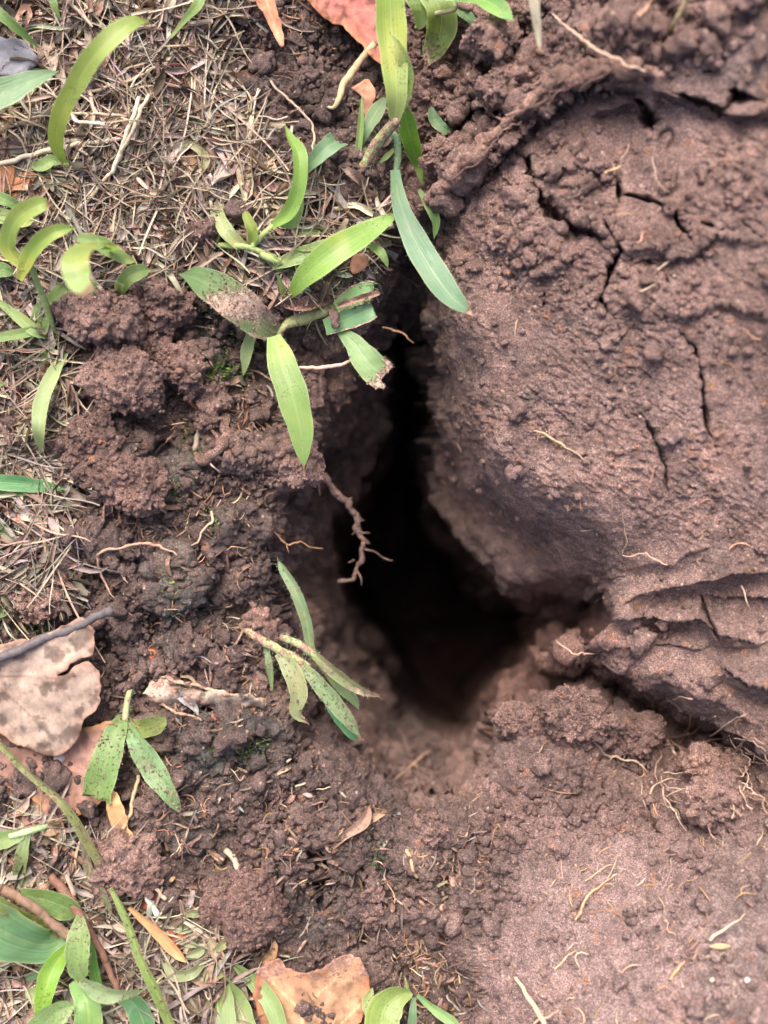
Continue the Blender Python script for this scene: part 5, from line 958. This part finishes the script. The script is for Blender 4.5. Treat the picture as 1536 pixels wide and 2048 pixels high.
# left edge leaves, low
p = plant('hairy green shoot at the left edge, one leaf hanging down, below the pink leaf', 60, 1662)
tube(p, [(112, 1652, -10, 4), (98, 1652, 24, 6), (60, 1662, 50, 9), (20, 1672, 50, 9)], (.30, .40, .2), .2, 'stem', hair=1.0)
blade(p, [(48, 1668, 50, 20), (10, 1678, 54, 40), (-40, 1690, 60, 40)], G1, .12, 0, .1, point=False); blade(p, [(52, 1670, 46, 20), (44, 1710, 50, 30), (38, 1750, 40, 26), (36, 1785, 30, 4)], (.25, .37, .16), .26, 0, .4)
# bottom left cluster
p = plant('crowded cluster of green leaves filling the bottom left corner', 135, 1890)
blade(p, [(140, 1870, 80, 20), (90, 1890, 120, 80), (20, 1870, 150, 110), (-60, 1820, 170, 120)], (.17, .36, .17), .12, 0, 0, fold=.15, point=False)
blade(p, [(-60, 1780, 150, 30), (0, 1805, 150, 34), (60, 1838, 130, 36), (134, 1875, 80, 14)], (.24, .34, .09), .26, .15, 0, fold=.4, hair=.4, point=False)
blade(p, [(40, 1790, 60, 30), (90, 1800, 70, 50), (130, 1815, 70, 54), (160, 1828, 60, 30)], G3, .1, 0, 0, fold=.2, hair=.3)
blade(p, [(160, 1830, 90, 14), (158, 1870, 110, 48), (155, 1920, 120, 52), (160, 1965, 110, 30)], (.22, .38, .12), .32, 0, .2, fold=.2, hair=.3)
blade(p, [(140, 1890, 100, 20), (110, 1930, 110, 46), (92, 1980, 110, 46), (80, 2060, 100, 26)], (.24, .46, .07), .05, 0, 0, fold=.45)
blade(p, [(180, 1880, 60, 14), (186, 1930, 70, 26), (198, 1980, 70, 20), (210, 2020, 60, 4)], (.14, .32, .06), .12, 0, 0)
blade(p, [(150, 1960, 90, 30), (175, 2010, 100, 60), (180, 2090, 90, 60)], (.22, .42, .14), .15, 0, 0, point=False)
blade(p, [(160, 1960, 120, 20), (200, 1985, 140, 40), (240, 1990, 130, 26), (290, 1980, 100, 4)], (.24, .36, .18), .28, 0, 0)
blade(p, [(120, 1930, 50, 20), (80, 1945, 50, 26), (50, 1960, 40, 6)], G2, .08)
blade(p, [(100, 2000, 60, 30), (70, 1990, 60, 36), (50, 1985, 60, 10)], G4, .08)
blade(p, [(230, 1985, 40, 20), (270, 2010, 50, 50), (290, 2060, 40, 50), (280, 2100, 40, 30)], (.11, .29, .13), .15, 0, 0, point=False)
blade(p, [(60, 2080, 110, 60), (110, 2030, 120, 60), (150, 2010, 110, 20)], (.26, .42, .16), .2, 0, 0)
# succulent leaves
p = plant('pale fleshy leaved seedling above the orange leaf at the bottom', 410, 1920, cat='succulent plant', name='succulent_plant')
for q in [[(420, 1885, 26, 6), (385, 1885, 36, 22), (352, 1882, 34, 8)], [(415, 1915, 30, 8), (385, 1945, 44, 24), (350, 1948, 46, 28), (330, 1925, 42, 14)], [(405, 1830, 30, 8), (388, 1826, 36, 20), (372, 1830, 34, 8)], [(400, 1850, 26, 8), (365, 1855, 32, 26), (335, 1850, 30, 10)],
          [(425, 1905, 36, 6), (445, 1890, 44, 20), (462, 1880, 40, 8)], [(418, 1930, 24, 5), (412, 1950, 30, 14), (408, 1968, 26, 5)], [(400, 1925, 22, 5), (396, 1945, 28, 13), (393, 1964, 24, 5)], [(410, 1895, 40, 8), (395, 1905, 46, 22), (372, 1912, 44, 8)]]:
    blade(p, q, (.30, .36, .20), .22, .03, 0, fold=.45, wav=0, name='fleshy_leaf', point=False)
p = plant('fan of broad pale green leaves at the bottom edge left of the orange leaf', 440, 1975)
blade(p, [(430, 1930, 30, 14), (450, 1990, 50, 36), (455, 2090, 60, 46)], G4, .18, 0, 0, hair=.2, point=False); blade(p, [(470, 1930, 30, 12), (505, 1960, 44, 34), (545, 2010, 50, 40), (570, 2090, 50, 34)], (.28, .42, .16), .24, 0, 0, point=False)
blade(p, [(440, 1950, 30, 20), (480, 2010, 44, 44), (500, 2090, 50, 50)], (.32, .44, .18), .15, 0, 0, point=False); blade(p, [(435, 1945, 20, 20), (425, 2010, 34, 40), (420, 2090, 40, 44)], (.24, .38, .13), .15, 0, 0, point=False)
p = plant('triangular green leaf at the bottom edge right of the orange leaf', 820, 1990)
blade(p, [(822, 1985, 60, 20), (790, 1995, 80, 60), (765, 2030, 80, 80), (765, 2090, 70, 60)], (.27, .40, .10), .1, 0, 0, fold=.3, point=False); blade(p, [(738, 2040, 50, 10), (735, 2005, 60, 26), (745, 1975, 60, 8)], G4, .1)
blade(p, [(812, 1960, 20, 4), (815, 1975, 30, 7), (818, 1990, 40, 5)], G1, .05, 0, 0); blade(p, [(828, 1995, 40, 8), (825, 2030, 60, 18), (822, 2080, 60, 18)], G2, .08, 0, 0, point=False); blade(p, [(835, 1990, 36, 8), (870, 2020, 50, 20), (905, 2045, 60, 24), (930, 2080, 60, 20)], (.20, .40, .16), .08, 0, 0, point=False)
flake([(520, 1930, 14, 10), (545, 1905, 24, 22), (550, 1880, 18, 10)], (.36, .22, .12), 'papery tan scrap at the top of the orange leaf')

# ------------------------------------------------------------------ roots
def root(label, main, branches=(), col=(.30, .18, .13), dirt=.3, kink=4, rel=True, name='root', mat=None, group='roots in the burrow wall'):
    main = [(*q[:3], q[3] * ((.5 if mat is None else 1) * (1.25 - .6 * i_ / max(len(main) - 1, 1))))  for i_, q in enumerate(main)]; branches = [[(*q[:3], q[3] * (.5 - .25 * j_ / max(len(b) - 1, 1))) for j_, q in enumerate(b)] for b in branches]; r0 = main[0]; z0 = float(gz(r0[0], r0[1])) + r0[2] if rel else r0[2]
    if not branches: return tube(None, main, col, dirt, name, kink=kink, rel=rel, label=label, cat='root', group=group, mat=mat, wob=.3)
    t = thing(name, label, 'root', W(r0[0], r0[1], z0), group)
    tube(t, main, col, dirt, 'main_root', kink=kink, rel=rel, mat=mat, wob=.3 if mat is None else .6, sides=9 if mat is None else 26)
    for b in branches: tube(t, b, col, dirt, 'side_root', kink=kink * .7, rel=rel, mat=mat, wob=.3, sides=7)
    return t
rz = -170
root('knobbly brown root dangling over the black burrow hole', [(628, 930, rz + 30, 7), (655, 965, rz, 6), (690, 1000, rz - 30, 5.5), (712, 1030, rz - 50, 6), (720, 1060, rz - 60, 6.5), (732, 1080, rz - 66, 6.5), (724, 1105, rz - 70, 6.5), (712, 1135, rz - 74, 6), (704, 1158, rz - 80, 5), (680, 1168, rz - 90, 4)],
    [[(728, 1098, rz - 68, 4.5), (748, 1104, rz - 66, 4.5), (765, 1118, rz - 66, 4.5), (785, 1123, rz - 66, 4)], [(712, 1140, rz - 74, 5), (720, 1155, rz - 70, 4.5), (724, 1170, rz - 70, 4)], [(636, 950, rz + 20, 8), (640, 970, rz + 10, 8), (638, 990, rz + 6, 7)],
     [(690, 1000, rz - 30, 4), (704, 996, rz - 24, 3)], [(716, 1045, rz - 56, 4), (730, 1040, rz - 50, 3)], [(722, 1066, rz - 60, 5), (738, 1064, rz - 54, 4)], [(728, 1085, rz - 64, 5), (742, 1084, rz - 60, 3.5)], [(714, 1062, rz - 62, 4), (704, 1068, rz - 56, 3)], [(708, 1120, rz - 70, 4), (696, 1126, rz - 66, 3)]], (.19, .11, .08), .5, 5, False, mat=M_CLOD)
root('thin forked orange root over the left rim of the burrow', [(525, 1035, -110, 2), (545, 1060, -105, 3.2), (572, 1086, -110, 3.6), (600, 1084, -130, 3), (620, 1092, -140, 2.6), (645, 1096, -150, 2)], [[(572, 1086, -110, 3), (576, 1108, -110, 1.5)], [(545, 1060, -105, 2), (552, 1040, -96, 1.5)]], (.40, .22, .12), .1, 3, False)
root('soil coated root running along the top of the clay slope', [(838, 415, 34, 6), (880, 385, 36, 11), (935, 325, 34, 13), (990, 265, 34, 12), (1050, 212, 36, 13), (1110, 168, 36, 16), (1180, 142, 34, 22), (1250, 136, 30, 24), (1322, 150, 24, 12)], [[(x_ + rng.uniform(-12, 12), y_ + rng.uniform(-12, 12), 54, 4), (x_ + 35 + rng.uniform(-10, 10), y_ - 26 + rng.uniform(-10, 10), 62, 4.5), (x_ + 75 + rng.uniform(-14, 14), y_ - 50 + rng.uniform(-12, 12), 54, 3)] for x_, y_ in [(900, 360), (940, 320), (970, 290), (1010, 255), (1050, 225), (1090, 200), (1130, 185), (1170, 175), (1200, 160), (1110, 180), (1020, 240)]] + [[(1010, 245, 40, 6), (975, 225, 50, 6), (965, 200, 44, 8)], [(880, 385, 36, 4), (895, 372, 50, 3), (900, 360, 52, 2)]], (.34, .21, .16), .5, 7, mat=M_ROOTSOIL)
root('blurred pale root end crossing over the soil coated root', [(1105, 28, 60, 3), (1140, 60, 66, 5), (1180, 88, 66, 7), (1225, 115, 60, 9), (1290, 145, 50, 7)], [[(1120, 40, 62, 2), (1135, 30, 66, 1.5)]], (.36, .26, .19), .15, 3)
root('thin root drooping from the tip of the clay folds over the burrow', [(1110, 1280, -60, 2.5), (1135, 1300, -64, 3), (1160, 1310, -66, 3.5), (1200, 1308, -66, 3), (1240, 1306, -70, 2)], [[(1168, 1310, -66, 2), (1168, 1300, -60, 1.5)]], (.42, .27, .19), .2, 4, False)
root('white forked root in the gap under the clay folds', [(1185, 1482, 24, 2.5), (1205, 1505, 26, 4.5), (1240, 1515, 24, 5), (1275, 1525, 26, 5), (1292, 1545, 20, 3)], [[(1205, 1505, 26, 3), (1190, 1495, 30, 2)], [(1225, 1512, 26, 3), (1220, 1524, 26, 2)]], (.32, .23, .17), .2, 4)
root('pale root beside the root tangle, bent at its middle', [(1335, 1478, 30, 6), (1345, 1500, 34, 8), (1355, 1515, 30, 5), (1362, 1540, 26, 3)], [], (.46, .33, .25), .3, 4)
root('white wavy root across the crack below the burrow', [(1300, 1590, 20, 4), (1306, 1572, 26, 4), (1325, 1560, 28, 4), (1345, 1556, 28, 3.5), (1362, 1562, 20, 2.5)], [], (.32, .23, .17), .1, 3)
root('short pale root standing left of the white wavy root', [(1283, 1570, 26, 2.5), (1288, 1600, 22, 3.2), (1292, 1625, 16, 2)], [], (.32, .23, .17), .1, 3)
root('little white root tip above the smooth clay', [(1360, 1682, 20, 2), (1362, 1700, 26, 3), (1350, 1708, 24, 3), (1335, 1712, 16, 1.5)], [], (.32, .23, .17), .1, 2)
root('straight orange root lying on the smooth clay at the lower right', [(1150, 1840, 14, 3.5), (1172, 1800, 16, 5), (1200, 1770, 16, 4), (1230, 1752, 14, 2)], [], (.38, .24, .14), .1, 3)
root('thin root above the straight orange root', [(1170, 1762, 10, 2), (1195, 1745, 14, 2.5), (1222, 1726, 12, 2)], [], (.45, .30, .18), .1, 2)
root('short root with a white end on the clay near the right edge', [(1420, 1880, 12, 5), (1440, 1862, 16, 5.5), (1465, 1850, 14, 4), (1490, 1828, 12, 2)], [], (.50, .36, .26), .1, 2)
root('curved light root on the clay between two orange fibres', [(1110, 1938, 10, 2), (1125, 1925, 14, 3), (1135, 1912, 14, 3), (1150, 1902, 12, 2)], [], (.50, .38, .2), .1, 2)
root('stout orange fibre at the lower right of the clay', [(1342, 1958, 10, 4), (1355, 1938, 14, 6), (1370, 1922, 12, 3)], [], (.48, .26, .14), .1, 2)
root('tan root lying over the lower lip of the burrow', [(788, 1562, 20, 2.5), (815, 1538, 34, 4), (840, 1515, 44, 5), (862, 1500, 50, 4)], [[(828, 1528, 40, 2), (842, 1538, 40, 1.5)]], (.45, .28, .19), .25, 3)
root('grey root standing in the lower end of the burrow', [(822, 1508, 30, 5), (810, 1480, 60, 4), (794, 1455, 76, 4)], [], (.20, .13, .11), .2, 2)
root('soil crusted root pointing up at the lower end of the burrow', [(920, 1520, 30, 10), (905, 1490, 60, 8), (890, 1465, 80, 8), (882, 1450, 86, 6)], [], (.22, .13, .10), .5, 4, mat=M_CLOD)
root('curling orange root below the dirty drooping shoot', [(728, 1488, 14, 2), (740, 1498, 22, 3), (745, 1515, 22, 3), (748, 1528, 16, 1.5)], [], (.42, .25, .14), .1, 3)
root('long thin root bent like a bow below the burrow lip', [(878, 1665, 12, 2), (878, 1635, 22, 3), (895, 1615, 26, 3), (930, 1600, 28, 3), (965, 1582, 22, 2)], [[(938, 1618, 24, 2), (945, 1600, 30, 3), (968, 1590, 24, 2)]], (.48, .33, .21), .1, 3)
root('branched brown root in the dark soil above the hanging shoot', [(400, 1200, 12, 3), (404, 1165, 20, 4), (410, 1150, 22, 3), (430, 1150, 18, 2)], [[(404, 1160, 20, 2.5), (390, 1150, 18, 2)]], (.42, .24, .15), .2, 3)
root('orange forked rootlet right of the yellow green sprout region', [(455, 1100, 14, 2), (465, 1092, 20, 2.5), (490, 1096, 16, 2)], [[(476, 1094, 20, 2), (472, 1115, 14, 1.5)]], (.46, .27, .15), .1, 2)
root('long tan root with rough bark arching across the dark soil on the left', [(196, 1120, 12, 4), (198, 1108, 18, 5), (235, 1096, 24, 5.5), (290, 1090, 26, 6), (320, 1095, 22, 8), (350, 1115, 12, 6)], [[(196, 1112, 18, 5), (202, 1150, 20, 6), (216, 1180, 18, 5), (235, 1205, 10, 3)]], (.34, .21, .15), .3, 4)
root('root hanging down from the long clod towards the dark soil', [(425, 1020, 12, 6), (418, 1050, 22, 5), (395, 1080, 22, 4), (384, 1098, 14, 3)], [[(425, 1022, 14, 3), (440, 1000, 22, 3)]], (.42, .27, .20), .25, 5)
root('soil covered forked root between the long clod and the burrow', [(452, 830, 26, 7), (446, 870, 34, 9), (432, 905, 34, 9), (402, 918, 26, 9), (394, 905, 20, 5)], [[(440, 895, 34, 8), (420, 860, 30, 9), (392, 858, 20, 5)]], (.3, .2, .15), .5, 5, mat=M_ROOTSOIL)
root('white stringy root running down past the clods at the burrow side', [(410, 915, 30, 3), (425, 930, 34, 4), (442, 945, 28, 3)], [], (.5, .4, .3), .2, 2)
root('thin root over the top of the left clod pile', [(185, 675, 50, 2), (200, 658, 60, 3), (225, 640, 66, 3), (250, 625, 60, 5)], [], (.46, .30, .2), .2, 3)
root('second thin root crossing the gap in the left clod pile', [(180, 720, 30, 2), (196, 692, 60, 3), (215, 665, 70, 4), (262, 635, 60, 7)], [], (.42, .27, .18), .3, 3)
root('thin brown root leaning over the top of the burrow slit', [(765, 655, -110, 3), (795, 660, -100, 4), (810, 670, -104, 4), (826, 688, -110, 2.5)], [], (.34, .19, .11), .15, 3, False)
root('tiny white root on the upper clay, hanging along a crack', [(1305, 310, 16, 2.5), (1308, 335, 20, 3.2), (1312, 358, 20, 3.5), (1325, 375, 18, 3), (1340, 386, 12, 2)], [[(1308, 352, 20, 2), (1302, 345, 22, 1.5)], [(1328, 376, 18, 2), (1330, 388, 18, 1.5)]], (.32, .23, .17), .1, 2)
root('short orange root stub on the upper clay', [(1210, 345, 14, 4), (1228, 338, 20, 5), (1242, 330, 14, 3)], [[(1228, 336, 20, 2), (1222, 318, 22, 1.2)]], (.48, .30, .18), .2, 2)
root('white root scrap stuck beside the broad crack', [(1315, 540, 12, 4), (1328, 530, 16, 4.5), (1348, 517, 14, 5)], [], (.32, .23, .17), .1, 1)
root('short tan rootlet on the clay plate between the cracks', [(1275, 583, 12, 2.5), (1292, 578, 16, 3), (1310, 568, 12, 2.5)], [], (.52, .38, .27), .1, 1)
root('tuft of straw coloured fibres on the middle of the clay slope', [(1068, 862, 10, 3), (1085, 868, 16, 5), (1110, 880, 14, 5), (1150, 905, 12, 4), (1180, 925, 8, 3)], [[(1080, 866, 16, 2), (1072, 880, 18, 1.5)], [(1085, 866, 16, 2), (1080, 855, 20, 1.5)], [(1095, 872, 16, 2), (1076, 876, 20, 1.5)]], (.36, .25, .15), .3, 4)
root('thin root crossing the crease between slope and folds', [(1245, 1110, 8, 1.5), (1260, 1113, 14, 2.5), (1290, 1108, 16, 3), (1315, 1118, 16, 4), (1335, 1128, 12, 4)], [[(1245, 1105, 10, 1.5), (1252, 1085, 16, 2), (1248, 1055, 16, 3), (1244, 1025, 10, 2)]], (.44, .30, .2), .25, 4)
root('thin straight root on the right hand clay fold', [(1482, 1170, 10, 2.5), (1490, 1195, 14, 3.5), (1497, 1215, 10, 2)], [], (.46, .30, .22), .15, 2)
root('crusty root fork below the edge of the clay folds', [(1322, 1408, 12, 3), (1335, 1398, 30, 4), (1350, 1400, 36, 4), (1365, 1392, 36, 4), (1385, 1398, 30, 6)], [[(1335, 1400, 32, 3), (1325, 1415, 36, 3)]], (.42, .27, .2), .3, 4)
root('short orange fibre below the burrow mouth', [(1225, 1418, 12, 2), (1232, 1408, 18, 3.5), (1238, 1398, 14, 2)], [], (.46, .27, .14), .1, 1)
root('thin curved root on the dark clod at the bottom', [(410, 1870, 30, 2), (425, 1878, 34, 2), (450, 1876, 36, 2.2), (480, 1868, 34, 2.2), (505, 1855, 30, 2)], [], (.42, .33, .26), .1, 3)
# root tangle
t = thing('root_tangle', 'tangle of pale roots matted with soil at the right edge', 'root tangle', W(1460, 1540, float(gz(1460, 1540))))
clod(1462, 1545, 92, 40, 36, None, .25, M_ROOTSOIL, .9, 5, 1.6, 'soil_mat', parent=t); clod(1400, 1520, 50, 22, 26, None, -.2, M_ROOTSOIL, .9, 5, 1.6, 'soil_mat', parent=t)
for k in range(56):
    x, y = rng.uniform(1310, 1500), rng.uniform(1470, 1610); a = rng.uniform(-.6, 1.6); l = rng.uniform(40, 110); q = []
    for j in range(4):
        zz = 50 + 20 * rng.random() if y < 1590 else 24 + 24 * rng.random(); q.append((x, y, zz, rng.uniform(.8, 2.2))); x += math.cos(a) * l / 3; y += math.sin(a) * l / 3; a += rng.normal(0, .5)
    tube(t, q, [(.28, .18, .13), (.34, .25, .19), (.22, .14, .10)][k % 3], .4, 'rootlet', kink=6, sides=6)
